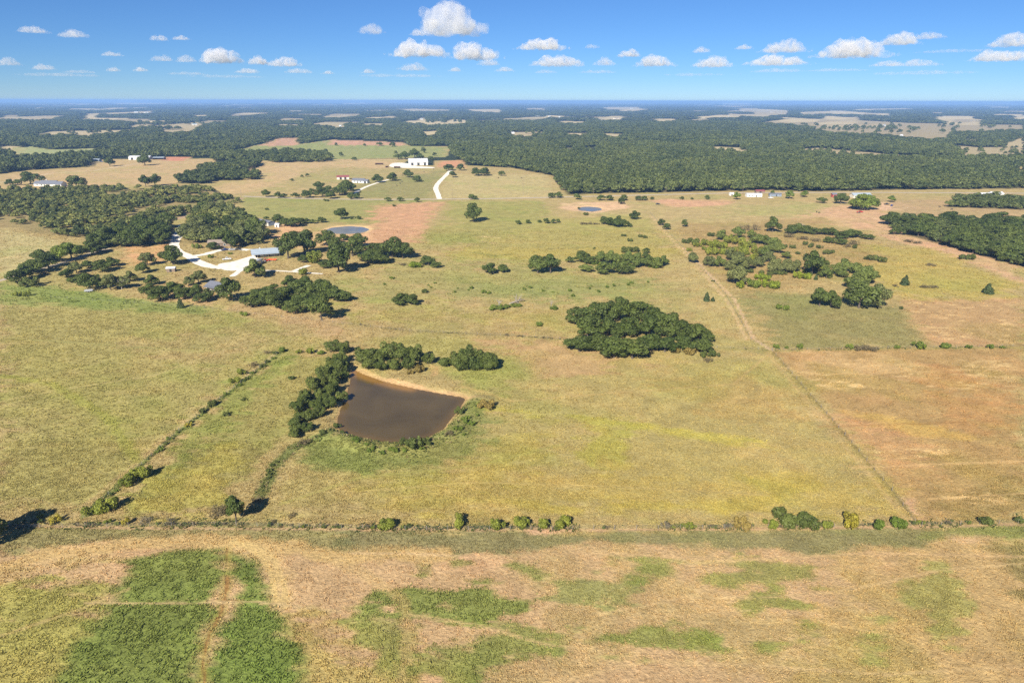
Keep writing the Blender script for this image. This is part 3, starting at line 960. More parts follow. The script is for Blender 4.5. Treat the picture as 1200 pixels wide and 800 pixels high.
TMP = [cloud(i, *c) for i, c in enumerate(CLOUDS)]
dg = bpy.context.evaluated_depsgraph_get()
CLM = []
for tmp, c, dens, fq in TMP:
    out = bpy.data.meshes.new_from_object(tmp.evaluated_get(dg))
    out.name = 'cloud'
    out.materials.clear()
    out.materials.append(M_CLOUD)
    CLM.append(out)
for tmp, c, dens, fq in TMP:
    bpy.data.objects.remove(tmp)
for i, (cx, by, w, h, body) in enumerate(CLOUDS):
    c = TMP[i][1]
    o = mesh_obj('cloud', CLM[i])
    o.location = c
    o['vapour'] = TMP[i][2]
    o['billow'] = TMP[i][3]
    o.rotation_euler = (0, 0, -math.atan2(c.x, c.y))
    if i == 0:
        tag(o, 'tallest puffy white cumulus cloud, heaped high above the others', 'cloud')
    elif body > .75:
        tag(o, 'long white cumulus cloud with bright domed top and flat grey base', 'cloud', 'bright long cumulus clouds')
    elif body > .45:
        tag(o, 'smaller white cumulus cloud with flat base in the blue sky', 'cloud', 'smaller cumulus clouds')
    else:
        tag(o, 'faint thin wisp of cloud low in the blue sky', 'cloud', 'faint cloud wisps')


# ------------------------------------------------------------------ tree shapes (unit size: 1 wide, 1 high)
def crown_mesh(name, lobes, n, leaf, seed, up=0.25, jit=0.42):
    r = np.random.default_rng(seed)
    L = np.array(lobes, dtype=float)                     # cx cy cz rx ry rz
    area = (L[:, 3] * L[:, 4] + L[:, 3] * L[:, 5] + L[:, 4] * L[:, 5])
    k = r.choice(len(L), size=n * 2, p=area / area.sum())
    d = r.normal(size=(n * 2, 3))
    d[:, 2] += up
    d /= np.linalg.norm(d, axis=1, keepdims=True)
    rad = 1 - 0.38 * r.random(n * 2) ** 1.6
    pos = L[k, :3] + d * L[k, 3:] * rad[:, None]
    pos += r.normal(size=pos.shape) * 0.012
    ok = pos[:, 2] > 0.02
    for j in range(len(L)):                              # drop leaves buried inside another lobe
        q = (pos - L[j, :3]) / L[j, 3:]
        ok &= ~(((q ** 2).sum(1) < 0.45) & (k != j))
    pos, d, k = pos[ok][:n], d[ok][:n], k[ok][:n]
    n = len(pos)
    lob = r.random(len(L))
    nor = d + r.normal(size=(n, 3)) * jit
    nor /= np.linalg.norm(nor, axis=1, keepdims=True)
    t = np.cross(nor, r.normal(size=(n, 3)))
    t /= np.linalg.norm(t, axis=1, keepdims=True) + 1e-9
    bt = np.cross(nor, t)
    s = leaf * (0.55 + 0.9 * r.random(n))[:, None]
    e = 0.55 + 0.5 * r.random(n)[:, None]
    c = nor * s * 0.35
    v = np.stack([pos - t * s * .9, pos - bt * s * e + c * .4, pos + t * s + c, pos + bt * s * e], 1).reshape(-1, 3)
    me = np_mesh(name, v, np.arange(n * 4).reshape(-1, 4), 4)
    val = np.clip(0.5 * lob[k] + 0.5 * r.random(n), 0, 1)
    a = me.attributes.new('clump', 'FLOAT', 'POINT')
    a.data.foreach_set('value', np.repeat(val, 4).astype(np.float32))
    return me

def oak_lobes(seed, nl=9):
    r = random.Random(seed)
    L = [(r.uniform(-.05, .05), r.uniform(-.05, .05), .58, .24, .24, .26)]
    for j in range(nl):
        a = 2 * math.pi * (j + r.uniform(-.3, .3)) / nl
        q = r.uniform(.22, .38)
        s = r.uniform(.11, .20)
        L.append((math.cos(a) * q, math.sin(a) * q, r.uniform(.34, .66), s, s, s * r.uniform(.8, 1.1)))
    for j in range(4):
        a = r.uniform(0, 6.28)
        q = r.uniform(.05, .2)
        s = r.uniform(.13, .19)
        L.append((math.cos(a) * q, math.sin(a) * q, r.uniform(.74, .86), s, s, s * .85))
    return L

def bush_lobes(seed, nl=7):
    r = random.Random(seed)
    L = [(r.uniform(-.1, .1), r.uniform(-.1, .1), .36, .22, .2, .36)]
    for j in range(nl + 3):
        a = r.uniform(0, 6.28)
        q = r.uniform(.10, .42)
        s = r.uniform(.09, .20)
        L.append((math.cos(a) * q, math.sin(a) * q, r.uniform(.25, .5), s, s, s * r.uniform(1.2, 1.8)))
    return L

def cedar_lobes(seed):
    r = random.Random(seed)
    L = []
    for j in range(7):
        z = .10 + .13 * j
        s = .46 * (1 - .80 * (j / 6.5) ** 1.2)
        L.append((r.uniform(-.05, .05), r.uniform(-.05, .05), z, s * r.uniform(.85, 1.1), s * r.uniform(.85, 1.1), .15))
    return L

def willow_lobes(seed):
    r = random.Random(seed)
    L = [(0, 0, .4, .25, .25, .38)]
    for j in range(14):
        a = r.uniform(0, 6.28)
        q = r.uniform(.05, .40)
        s = r.uniform(.10, .17)
        L.append((math.cos(a) * q, math.sin(a) * q, r.uniform(.30, .76 - q * .5), s, s, r.uniform(.17, .26)))
    return L

CROWN = {
    'oak': [crown_mesh('oak_crown', oak_lobes(s, 11), 3000, .031, s) for s in range(6)],
    'bush': [crown_mesh('bush_crown', bush_lobes(20 + s), 1500, .036, 20 + s) for s in range(4)],
    'cedar': [crown_mesh('cedar_crown', cedar_lobes(40 + s), 1300, .042, 40 + s) for s in range(3)],
    'willow': [crown_mesh('willow_crown', willow_lobes(60 + s), 2600, .029, 60 + s, up=.5) for s in range(4)],
    'twig': [crown_mesh('twig_crown', bush_lobes(30 + s), 620, .034, 30 + s, jit=.9) for s in range(3)],
    'lowoak': [crown_mesh('far_crown', oak_lobes(80 + s, 7), 560, .062, 80 + s) for s in range(5)],
}

def trunk_mesh(seed, limbs, top=.62, r0=.030, spread=.30):
    r = random.Random(seed)
    b = MB()
    b.tube([(0, 0, -.02), (r.uniform(-.01, .01), 0, .16), (r.uniform(-.02, .02), r.uniform(-.02, .02), .32), (0, 0, top)], [r0 * 1.25, r0, r0 * .8, r0 * .3], 6)
    for j in range(limbs):
        a = 2 * math.pi * j / limbs + r.uniform(-.4, .4)
        z0 = r.uniform(.22, .40)
        q = r.uniform(.6, 1) * spread
        b.tube([(0, 0, z0), (math.cos(a) * q * .5, math.sin(a) * q * .5, z0 + .13), (math.cos(a) * q, math.sin(a) * q, z0 + r.uniform(.25, .4))],
               [r0 * .55, r0 * .38, r0 * .12], 5)
    return b.mesh('trunk')

TRUNK = {
    'oak': [trunk_mesh(100 + s, 5) for s in range(3)],
    'willow': [trunk_mesh(110 + s, 4, .7, .026, .26) for s in range(2)],
    'cedar': [trunk_mesh(120, 0, .9, .028)],
    'bush': [trunk_mesh(130 + s, 5, .5, .018, .28) for s in range(2)],
    'twig': [trunk_mesh(135, 7, .5, .016, .34)],
    'lowoak': [trunk_mesh(140, 3)],
}

def bare_mesh(seed, n1=7, lean=0.0):
    """leafless tree: trunk, limbs and twigs"""
    r = random.Random(seed)
    b = MB()
    b.tube([(0, 0, -.02), (lean * .2, 0, .25), (lean * .6, 0, .55), (lean, 0, .85)], [.045, .035, .024, .008], 6)
    for j in range(n1):
        a = 2 * math.pi * j / n1 + r.uniform(-.5, .5)
        z0 = r.uniform(.25, .65)
        c = Vector((lean * z0, 0, z0))
        e = c + Vector((math.cos(a) * r.uniform(.22, .45), math.sin(a) * r.uniform(.22, .45), r.uniform(.12, .35)))
        mid = c.lerp(e, .5) + Vector((0, 0, .05))
        b.tube([c, mid, e], [.018, .013, .004], 5)
        for q in range(5):
            s = c.lerp(e, r.uniform(.35, .95))
            f = s + Vector((r.uniform(-.14, .14), r.uniform(-.14, .14), r.uniform(.02, .18)))
            b.tube([s, f], [.007, .002], 4)
    return b.mesh('bare_branches')

M_BARK = plain('bark', (0.085, 0.068, 0.052), 0.95, 0.35, 9.0, bump=.4)
M_DEAD = plain('dead_wood', (0.26, 0.23, 0.20), 0.95, 0.3, 9.0, bump=.4)
FOL = {
    'oak': foliage('oak_leaves', (0.046, 0.071, 0.014), (0.107, 0.133, 0.027), .16),
    'greyoak': foliage('grey_oak_leaves', (0.084, 0.104, 0.032), (0.172, 0.182, 0.058), .16),
    'olive': foliage('olive_leaves', (0.082, 0.116, 0.024), (0.160, 0.186, 0.042), .16),
    'willow': foliage('willow_leaves', (0.054, 0.081, 0.015), (0.125, 0.147, 0.030), .16),
    'cedar': foliage('cedar_leaves', (0.037, 0.060, 0.020), (0.070, 0.092, 0.026), .1),
    'green': foliage('green_leaves', (0.098, 0.147, 0.020), (0.171, 0.212, 0.031), .2),
    'bright': foliage('bright_leaves', (0.140, 0.200, 0.014), (0.240, 0.270, 0.026), .2),
    'yellowgreen': foliage('yellow_green_leaves', (0.125, 0.160, 0.020), (0.240, 0.250, 0.036), .2),
    'yellow': foliage('yellow_flowers', (0.240, 0.210, 0.026), (0.400, 0.330, 0.040), .2),
    'rust': foliage('rust_leaves', (0.159, 0.124, 0.031), (0.256, 0.189, 0.051), .16),
    'brown': foliage('brown_leaves', (0.122, 0.100, 0.048), (0.207, 0.163, 0.083), .16),
    'grey': foliage('grey_twigs', (0.134, 0.118, 0.074), (0.244, 0.206, 0.138), .16),
    'darkbush': foliage('dark_bush_leaves', (0.060, 0.085, 0.017), (0.120, 0.138, 0.032), .16),
}
# kind -> (name, shape, foliage, height/width, category)
KIND = {
    'oak': ('oak_tree', 'oak', 'oak', .66, 'tree'),
    'greyoak': ('oak_tree', 'oak', 'greyoak', .85, 'tree'),
    'olive': ('oak_tree', 'oak', 'olive', .85, 'tree'),
    'greentree': ('leafy_tree', 'oak', 'green', .85, 'tree'),
    'willow': ('willow_tree', 'willow', 'willow', .68, 'tree'),
    'cedar': ('cedar_tree', 'cedar', 'cedar', 1.15, 'tree'),
    'bush': ('bush', 'bush', 'darkbush', .7, 'bush'),
    'green': ('bush', 'bush', 'green', .72, 'bush'),
    'bright': ('bush', 'bush', 'bright', .75, 'bush'),
    'yellowgreen': ('bush', 'bush', 'yellowgreen', .75, 'bush'),
    'yellow': ('bush', 'bush', 'yellow', .85, 'bush'),
    'rust': ('bush', 'bush', 'rust', .75, 'bush'),
    'brown': ('bush', 'twig', 'brown', .6, 'bush'),
    'grey': ('bush', 'twig', 'grey', .7, 'bush'),
}

def plant(kind, x, y, w, label, group=None, hr=None, loc=None, cap=None):
    name, shape, fol, ratio, cat = KIND[kind]
    p = Vector(loc) if loc is not None else pix(x, y)
    k = ppm(p)
    wm = w / k * (1.32 if shape == 'willow' else 1.22 if shape == 'oak' else 1.14)
    h = wm * (hr or ratio)
    p.z = zat(p) - 0.03
    if w < 9.5 and shape == 'oak':
        shape = 'lowoak'
    o = empty(name, p, rnd.uniform(0, 6.28))
    u = rnd.uniform(.86, 1.16)
    o.scale = (wm * u, wm / u, h)
    tag(o, label, cat, group)
    tm = rnd.choice(TRUNK[shape])
    t = mesh_obj('trunk', tm, o)
    if not len(tm.materials):
        tm.materials.append(M_BARK)
    cm = rnd.choice(CROWN[shape])
    if not len(cm.materials):
        cm.materials.append(FOL[fol])
    c = mesh_obj('crown', cm, o)
    c.material_slots[0].link = 'OBJECT'
    c.material_slots[0].material = FOL[fol]
    return o

# ------------------------------------------------------------------ single trees and bushes, cluster by cluster
# (label, group, kind, [(x, y of the foot, width in photograph pixels[, height ratio]), ...])
CL = [
    # the dense oak grove on the red soil
    ('dark oak at the back of the dense grove, facing the open pasture', 'back oaks of the dense grove', 'oak', [(680, 380, 28), (703, 377, 30), (725, 375, 30), (748, 375, 30), (766, 379, 26)]),
    ('dark oak in the heart of the dense grove, ringed by other oaks', 'inner oaks of the dense grove', 'oak', [(688, 395, 30), (712, 394, 32), (736, 393, 32), (760, 394, 30), (785, 394, 30), (801, 397, 26)]),
    ('dark oak fronting the dense grove at the edge of bare red soil', 'front oaks of the dense grove', 'oak', [(679, 412, 28), (700, 409, 28), (719, 419, 34), (741, 420, 34), (762, 411, 28)]),
    ('dark oak of the dense grove standing close behind the rusty bushes', 'oaks behind the rusty bushes', 'oak', [(779, 412, 28), (800, 410, 26), (822, 413, 24), (818, 400, 28)]),
    ('rusty brown bush at the thin end of the dense oak grove', 'rusty bushes of the dense grove', 'rust', [(793, 413, 11), (808, 415, 13)]),
    ('dark bush at the tip of the dense oak grove', 'dark bushes at the grove tip', 'bush', [(836, 417, 14), (826, 418, 12)]),
    ('small grey brown bush in front of the dense oak grove', None, 'brown', [(829, 424, 10)]),
    # around the brown pond
    ('upright green willow in the thick row along the hedged bank of the brown pond', 'willows on the hedged pond bank', 'willow',
     [(393, 412, 17), (405, 414, 16), (401, 424, 19), (388, 430, 18), (399, 438, 19), (380, 443, 18), (392, 450, 18), (369, 457, 20), (384, 464, 18), (400, 468, 15), (360, 470, 18), (374, 480, 18), (389, 477, 17), (351, 483, 17), (364, 492, 18),
      (346, 499, 15), (358, 506, 16), (346, 512, 15), (396, 431, 16), (390, 439, 16), (377, 452, 17), (392, 459, 15), (376, 468, 16), (367, 478, 15), (356, 476, 15), (382, 473, 15), (355, 494, 15), (374, 489, 13), (350, 506, 14), (404, 442, 12)]),
    ('green willow in the long clump behind the sandy pond bank', 'willows behind the sandy bank', 'willow',
     [(424, 425, 21), (440, 423, 23), (456, 421, 23), (472, 422, 23), (488, 423, 23), (501, 426, 17), (432, 432, 18), (447, 433, 18), (463, 433, 18), (478, 433, 17)]),
    ('dull brown green bush at the end of the long willow clump by the pond', 'dull bushes by the willow clump', 'rust', [(491, 436, 14), (481, 438, 9)]),
    ('green willow in the oval clump beyond the sandy gap near the pond', 'willows of the oval clump', 'willow', [(521, 429, 17), (535, 430, 21), (550, 427, 24), (566, 429, 23), (579, 431, 18), (541, 434, 18), (556, 434, 18), (571, 434, 17)]),
    ('small green bush in the short hedge row joining the pond willows', 'bushes in the short hedge row', 'green', [(331, 412, 10), (376, 415, 9)]),
    ('small yellow green bush in the short hedge row joining the pond willows', 'yellow green bushes in the short hedge row', 'yellowgreen', [(350, 414, 7), (364, 414, 10)]),
    ('low dark bush alone in the paddock behind the pond willows', None, 'bush', [(341, 444, 9, .5)]),
    ('low bush at the waterline at the overgrown corner of the pond', 'low bushes at the pond corner', 'bush', [(378, 511, 10), (395, 499, 10), (401, 508, 8)]),
    ('grey brown bush below the end of the willow row', None, 'brown', [(356, 520, 14, .5)]),
    ('dark green bush on the crest of the pond dam', 'dark bushes on the dam crest', 'bush', [(486, 528, 20), (472, 524, 13), (499, 524, 13)]),
    ('small dark brown bush on the dam slope', None, 'brown', [(526, 513, 11)]),
    ('round dark bush at the bare shore between dam and sandy bank', None, 'bush', [(539, 487, 12)]),
    ('wide brownish bush where the sandy bank ends', None, 'rust', [(570, 479, 18, .6)]),
    # fence row between the pond field and the foreground meadow
    ('round olive green bush in the fence row below the pond field', 'olive bushes in the fence row', 'yellowgreen', [(455, 619, 22), (538, 617, 18), (583, 619, 18), (611, 617, 21), (637, 617, 17), (661, 616, 21)]),
    ('small grey twiggy bush in the fence row below the pond field', 'grey bushes in the fence row', 'grey', [(780, 618, 11), (852, 618, 9), (170, 613, 13), (200, 613, 11)]),
    ('tiny olive bush between two grey bushes in the fence row', None, 'yellowgreen', [(808, 618, 9)]),
    ('orange tinged bush in the fence row beside a grey bush', None, 'rust', [(868, 619, 19)]),
    ('wide dark green bush in the fence row, the biggest there', 'big dark bushes in the fence row', 'bush', [(921, 616, 28, .8), (944, 616, 28, .75)]),
    ('small olive bush leaning on the biggest dark bush of the fence row', 'olive bushes beside the big fence row bush', 'yellowgreen', [(903, 617, 15), (968, 618, 13)]),
    ('bright yellow bush in the fence row near the bare red corner', None, 'yellow', [(996, 617, 23)]),
    ('leafy green bush in the fence row at the bare red corner', 'green bushes at the red corner', 'green', [(1030, 618, 17), (1051, 616, 20)]),
    ('dark bush in the fence row below the hay field', 'dark bushes below the hay field', 'bush', [(1156, 614, 16), (1194, 612, 11)]),
    ('long yellow green bush on the slanting fence close to the long fence row', 'long yellow green bushes on the slanting fence', 'yellowgreen', [(113, 602, 20), (127, 597, 22), (151, 567, 21), (167, 559, 22)]),
    ('yellow flowering bush in the fence row near the slanting fence foot', 'yellow bushes at the slanting fence foot', 'yellow', [(148, 614, 10, 1.1), (66, 612, 12)]),
    ('small olive bush beside the long shadow at the fence row', None, 'yellowgreen', [(47, 607, 9)]),
    ('slim dark oak with long shadow in the fence row', None, 'oak', [(277, 611, 20, 1.5)]),
    ('brown bush beside the slim dark oak in the fence row', None, 'brown', [(255, 605, 19, .8)]),
    ('small dark brown bush near the slim dark oak', 'small brown bushes near the slim oak', 'brown', [(342, 605, 9), (320, 612, 7), (303, 588, 12)]),
    ('oak at the end of the fence row, known by its long shadow', None, 'oak', [(-24, 640, 46, .95)]),
    ('grey green bush high on the slanting fence', 'grey bushes high on the slanting fence', 'brown', [(297, 430, 10), (312, 414, 8)]),
    ('yellow green bush on the slanting fence close to the hedge row', 'yellow green bushes on the slanting fence close to the hedge row', 'yellowgreen', [(283, 438, 12), (277, 448, 12)]),
    ('dark bush midway on the slanting fence', 'dark bushes midway on the slanting fence', 'bush', [(250, 475, 13), (238, 483, 9), (265, 487, 8), (285, 469, 7)]),
    ('tiny yellow bush midway on the slanting fence', None, 'yellow', [(221, 500, 8)]),
    # homestead
    ('dark oak in the oak clump between homestead yard and pasture fence', 'oaks below the homestead yard', 'oak',
     [(295, 359, 23), (312, 357, 23), (324, 361, 22), (336, 353, 25), (346, 367, 22), (351, 350, 24), (366, 352, 23), (384, 350, 24), (395, 353, 22), (405, 353, 17), (358, 341, 20), (340, 338, 18), (378, 343, 20), (303, 351, 18), (318, 347, 20), (372, 361, 18), (357, 360, 20)]),
    ('dark oak standing in front of its clump at the pasture fence', None, 'oak', [(377, 375, 25, 1.0)]),
    ('dark oak close to the white walled cottage', None, 'oak', [(271, 352, 25, .95)]),
    ('olive oak on the lawn edge below the gravel yard', None, 'olive', [(299, 325, 24, .75)]),
    ('tiny green bush on the bare strip by the pasture fence', None, 'green', [(287, 370, 8)]),
    ('bright yellow green tree in the oak clump beside the metal roofed house', None, 'yellowgreen', [(368, 309, 19, 1.0)]),
    ('yellow green bush on the path below the homestead', None, 'yellowgreen', [(355, 322, 12)]),
    ('big oak touching the metal roofed house', 'big oaks beside the metal roofed house', 'oak', [(338, 303, 24, 1.05), (357, 298, 24, 1.05), (346, 288, 20)]),
    ('dark oak between the small blue pond and the homestead clump', 'oaks below the small blue pond', 'oak', [(383, 288, 20, .75), (393, 293, 17, .75), (403, 282, 11, .6), (413, 300, 22, .8), (420, 290, 18, .75), (356, 308, 12)]),
    ('tall dark oak in the clump between homestead and open pasture', 'dark oaks between homestead and pasture', 'oak', [(397, 319, 30, 1.0), (384, 314, 16), (432, 309, 23), (446, 309, 22), (460, 302, 27), (472, 303, 22), (440, 298, 20), (450, 300, 20)]),
    ('dark oak standing alone beside a yellow green bush in the pasture', 'oak pair beside the yellow green bush', 'oak', [(502, 311, 15), (511, 314, 10, .7)]),
    ('bright yellow green bush beside the lone oak in the pasture', None, 'bright', [(486, 313, 15, .55)]),
    ('tiny brown bush next to the bright pasture bush', None, 'brown', [(472, 311, 8, .5)]),
    ('two part dark oak alone in the middle pasture', 'two part dark oak in the middle pasture', 'oak', [(472, 357, 19), (482, 357, 16, .7)]),
    ('tiny bush above the two part dark oak', None, 'bush', [(497, 343, 9, .6)]),
    # west of the homestead
    ('dark oak in the tree line along the gravel lane by the big tufty pasture', 'oaks along the gravel lane', 'oak', [(19, 331, 21), (31, 327, 20), (45, 320, 20), (57, 314, 20), (50, 308, 18), (36, 320, 18)]),
    ('pale green tree over the gravel lane', 'pale green trees over the gravel lane', 'greentree', [(72, 307, 20), (84, 303, 18)]),
    ('dark round bush with long shadow below the gravel lane trees', None, 'bush', [(36, 336, 18)]),
    ('small brown bush below the gravel lane trees', None, 'brown', [(52, 322, 8)]),
    ('dark oak beside the open stretch of the gravel lane', 'oaks at the open lane', 'oak', [(95, 296, 13), (108, 299, 17), (117, 295, 13), (107, 288, 13)]),
    ('oak scattered on the grass between gravel lane and homestead', 'scattered oaks by the homestead', 'oak', [(104, 315, 15), (121, 318, 20), (132, 312, 15), (93, 335, 20), (106, 339, 24), (78, 325, 14), (203, 310, 23, .85), (168, 320, 15)]),
    ('grey green oak scattered on the grass between gravel lane and homestead', 'grey oaks by the homestead', 'greyoak', [(90, 320, 14), (130, 340, 17), (143, 338, 17), (173, 311, 16), (153, 330, 14)]),
    ('dark oak in the line of oaks leading to the white walled cottage', 'oaks leading to the cottage', 'oak', [(175, 347, 20), (188, 352, 23), (205, 348, 22), (217, 350, 18), (230, 348, 17), (238, 354, 17), (178, 334, 14)]),
    ('grey green oak beside the white walled cottage', 'grey oaks beside the cottage', 'greyoak', [(233, 332, 15), (222, 335, 12), (245, 350, 12)]),
    ('small cedar alone in front of the cottage oaks', None, 'cedar', [(212, 361, 8, 1.4)]),
    ('yellow green bush at the pasture edge below the gravel lane', 'yellow green bushes at the pasture edge', 'yellowgreen', [(20, 347, 9), (32, 347, 8)]),
    ('small green bush on the lawn inside the driveway loop', 'bushes on the driveway lawn', 'green', [(231, 291, 9), (247, 302, 7), (270, 298, 5)]),
    ('dark oak in front of the hidden brown roofed house', 'oaks in front of the brown roofed house', 'oak', [(250, 292, 13), (271, 291, 16, 1.1), (281, 288, 15)]),
    # middle pasture
    ('dark lone oak standing in the open green pasture beyond the homestead', None, 'oak', [(555, 260, 18, 1.0)]),
    ('dark bush pair above the fallen dead trees', 'dark bush pair above the dead trees', 'oak', [(573, 321, 17), (590, 319, 13, .6)]),
    ('wide dark oak alone off the end of the pasture hedgerow', 'wide dark oak off the hedgerow', 'oak', [(630, 320, 20, .9), (645, 320, 20, .95)]),
    ('dark oak in the broken hedgerow across the middle pasture', 'trees of the pasture hedgerow', 'oak', [(668, 308, 9), (682, 307, 17), (692, 309, 14), (729, 321, 20), (757, 303, 9), (757, 297, 8)]),
    ('olive green tree in the broken hedgerow across the middle pasture', 'olive trees of the pasture hedgerow', 'olive', [(704, 310, 14), (715, 310, 14), (723, 311, 12), (735, 309, 15), (746, 313, 16), (758, 313, 16), (769, 314, 15), (777, 311, 12), (687, 319, 13, .6), (710, 321, 19, .65)]),
    ('green bush pair just above the pasture hedgerow', 'bush pair above the hedgerow', 'bush', [(734, 296, 12), (744, 295, 12)]),
    ('tiny dark bush in the open pasture above the hedgerow', 'tiny bushes above the hedgerow', 'bush', [(739, 283, 7), (730, 277, 6), (750, 278, 6), (756, 279, 6), (696, 292, 4)]),
    ('dark tree in the small row in the pasture below the little round roadside pond', 'trees below the little round roadside pond', 'oak', [(709, 263, 11), (716, 264, 12), (724, 266, 13), (731, 266, 10), (738, 266, 6), (725, 257, 5)]),
    ('low brown brush strip in the pasture below the little round roadside pond', 'brown brush strip', 'brown', [(683, 263, 9, .35), (691, 263, 9, .35), (699, 263, 7, .35)]),
    ('round dark tree by the track near the little round roadside pond', None, 'oak', [(744, 257, 11)]),
    ('dark bush pair beyond the track', 'dark bush pair beyond the track', 'oak', [(774, 264, 9), (781, 269, 9)]),
    ('small dark bush just below the little round roadside pond', None, 'bush', [(686, 252, 7)]),
    ('small dark bush on the rim of the little round roadside pond', None, 'bush', [(678, 244, 4)]),
    ('small round tree in the short row crossing the green pasture', 'short row of small trees in the green pasture', 'oak', [(608, 263, 7), (619, 262, 6), (632, 261, 5), (641, 262, 7), (648, 262, 6), (654, 261, 5)]),
    ('small dark tree alone beyond the track', None, 'oak', [(802, 266, 7, 1.1)]),
    ('small dark cedar pair on the pasture beside the track', 'cedar pair beside the track', 'cedar', [(828, 353, 8, 1.2), (835, 353, 6, .8)]),
    ('sparse low bush near the dense oak grove', 'sparse low bushes near the dense grove', 'green', [(632, 381, 12, .4), (650, 362, 12, .35)]),
    ('tiny bush by the track bend', None, 'bush', [(835, 330, 4)]),
    # thicket on the right
    ('yellow green young tree in the mixed thicket beside the track', 'yellow green trees of the mixed thicket', 'yellowgreen',
     [(825, 287, 12), (836, 289, 14), (847, 291, 14), (855, 285, 14), (866, 287, 14), (877, 291, 14), (845, 298, 14), (859, 296, 12), (872, 298, 14), (885, 297, 13), (834, 299, 12), (882, 306, 13)]),
    ('green tree in the mixed thicket beside the track', 'green trees of the mixed thicket', 'olive',
     [(815, 288, 10), (887, 286, 14), (898, 287, 13), (906, 291, 12), (913, 297, 11), (895, 303, 13), (843, 313, 12), (902, 296, 12), (921, 303, 10), (865, 279, 12), (880, 279, 11), (845, 281, 11)]),
    ('dark bush at the track side corner of the mixed thicket', 'dark bushes at the thicket corner', 'bush', [(804, 285, 9), (809, 283, 8), (832, 277, 8)]),
    ('grey green oak in the open half of the mixed thicket', 'grey oaks of the mixed thicket', 'greyoak',
     [(812, 308, 12), (831, 312, 13), (855, 305, 13), (865, 313, 17), (856, 317, 15), (876, 316, 16), (889, 313, 13), (901, 307, 13), (908, 320, 18), (921, 320, 18), (931, 319, 14)]),
    ('purple grey oak at the grassy edge of the mixed thicket', None, 'greyoak', [(863, 334, 21, .9)]),
    ('bright green bush at the grassy edge of the mixed thicket', 'bright green bushes of the mixed thicket', 'bright', [(868, 337, 12), (895, 336, 13), (906, 338, 15), (890, 327, 13), (936, 326, 12), (946, 327, 11), (897, 329, 10)]),
    ('green bush among the bright bushes of the mixed thicket', 'green bushes of the mixed thicket', 'green', [(884, 337, 15), (878, 331, 10)]),
    ('big round dark oak at the far end of the mixed thicket', None, 'oak', [(951, 323, 25, 1.0)]),
    ('olive tree in the row between the big round oak and the oak pair', 'olive trees beyond the thicket', 'olive', [(968, 326, 13), (966, 314, 11), (981, 322, 14), (990, 318, 15), (986, 325, 12), (1004, 322, 15)]),
    ('tiny dark cedar beside the big round oak', None, 'cedar', [(956, 328, 5, 1.3)]),
    ('olive oak behind the dark oak pair beside the tan stubble', 'olive oaks behind the dark pair', 'olive', [(1004, 338, 24), (1014, 334, 20)]),
    ('dark oak of the pair beside the tan stubble', None, 'oak', [(1006, 361, 30, .95)]),
    ('grey brown oak of the pair beside the tan stubble', None, 'greyoak', [(1028, 361, 24, 1.05)]),
    ('wide dark oak bush alone on the green strip', 'wide dark oak bush on the green strip', 'oak', [(960, 359, 22, .85), (973, 360, 22, .75)]),
    ('small green bush pair near the wide dark oak bush', 'small bush pair on the green strip', 'green', [(912, 362, 9), (921, 363, 9)]),
    ('bush group on the yellow green meadow beyond the thicket', 'bushes on the yellow green meadow', 'bush', [(1024, 305, 12), (1033, 307, 10), (1016, 304, 8), (1013, 316, 6), (1021, 320, 7), (1029, 325, 5)]),
    ('dark cedar on the yellow green meadow below the oak grove', None, 'cedar', [(1060, 334, 11, .95)]),
    ('low dark brush on the yellow green meadow', 'low brush on the yellow green meadow', 'brown', [(1085, 337, 12, .3), (1094, 337, 10, .3), (1050, 336, 8, .4), (1090, 311, 12, .25), (1064, 283, 12, .25), (1074, 285, 12, .25)]),
    ('dark cedar bush alone by the stubble edge of the yellow green meadow', 'dark cedar bush on the yellow green meadow', 'cedar', [(1157, 344, 13, .85)]),
    ('low wide dark bush below the oak grove', 'low wide dark bush below the grove', 'bush', [(1129, 304, 11, .7), (1138, 304, 12, .7)]),
    ('dark bush at the lane side tip of the oak grove', 'dark bush at the grove tip', 'oak', [(1047, 275, 10, .8), (1055, 275, 10, .8)]),
    ('tiny bush at the corner of the tan stubble', None, 'bush', [(1056, 362, 6)]),
    ('round dark green tree off the end of the dark hedge above the thicket', None, 'oak', [(905, 272, 16, .95)]),
    ('brownish young tree in the short row above the thicket', 'brownish trees above the thicket', 'brown', [(868, 270, 7, 1.1), (876, 270, 8, 1.1), (886, 270, 8, 1.1)]),
    ('dark green tree in the dense hedge above the thicket', 'trees of the dense hedge above the thicket', 'oak',
     [(927, 274, 12), (936, 273, 12), (945, 274, 12), (956, 275, 12), (965, 275, 12), (975, 276, 12), (985, 280, 14), (995, 279, 12), (1003, 278, 12), (1012, 280, 9), (1020, 281, 9), (972, 285, 11), (986, 287, 11)]),
    ('brown bush below the dense hedge', 'brown bushes below the dense hedge', 'brown', [(925, 278, 12, .5), (940, 281, 12, .4), (955, 283, 12, .4), (1000, 287, 12, .6), (993, 290, 9, .6)]),
    ('small bush scattered between the dense hedge and the thicket', 'small bushes between hedge and thicket', 'bush', [(950, 290, 9), (968, 298, 8), (975, 297, 8), (920, 290, 7), (929, 291, 7), (943, 287, 7), (935, 298, 7), (960, 291, 8), (1002, 291, 7)]),
    # bare hay field hedge
    ('small green bush on the fence above the hay field', 'bushes on the fence above the hay field', 'green', [(995, 408, 9), (1051, 408, 8), (1077, 408, 15, .7), (1106, 408, 11), (1134, 408, 8), (1160, 408, 8), (1174, 408, 6), (1112, 407, 8), (938, 408, 9), (910, 408, 7), (922, 408, 6)]),
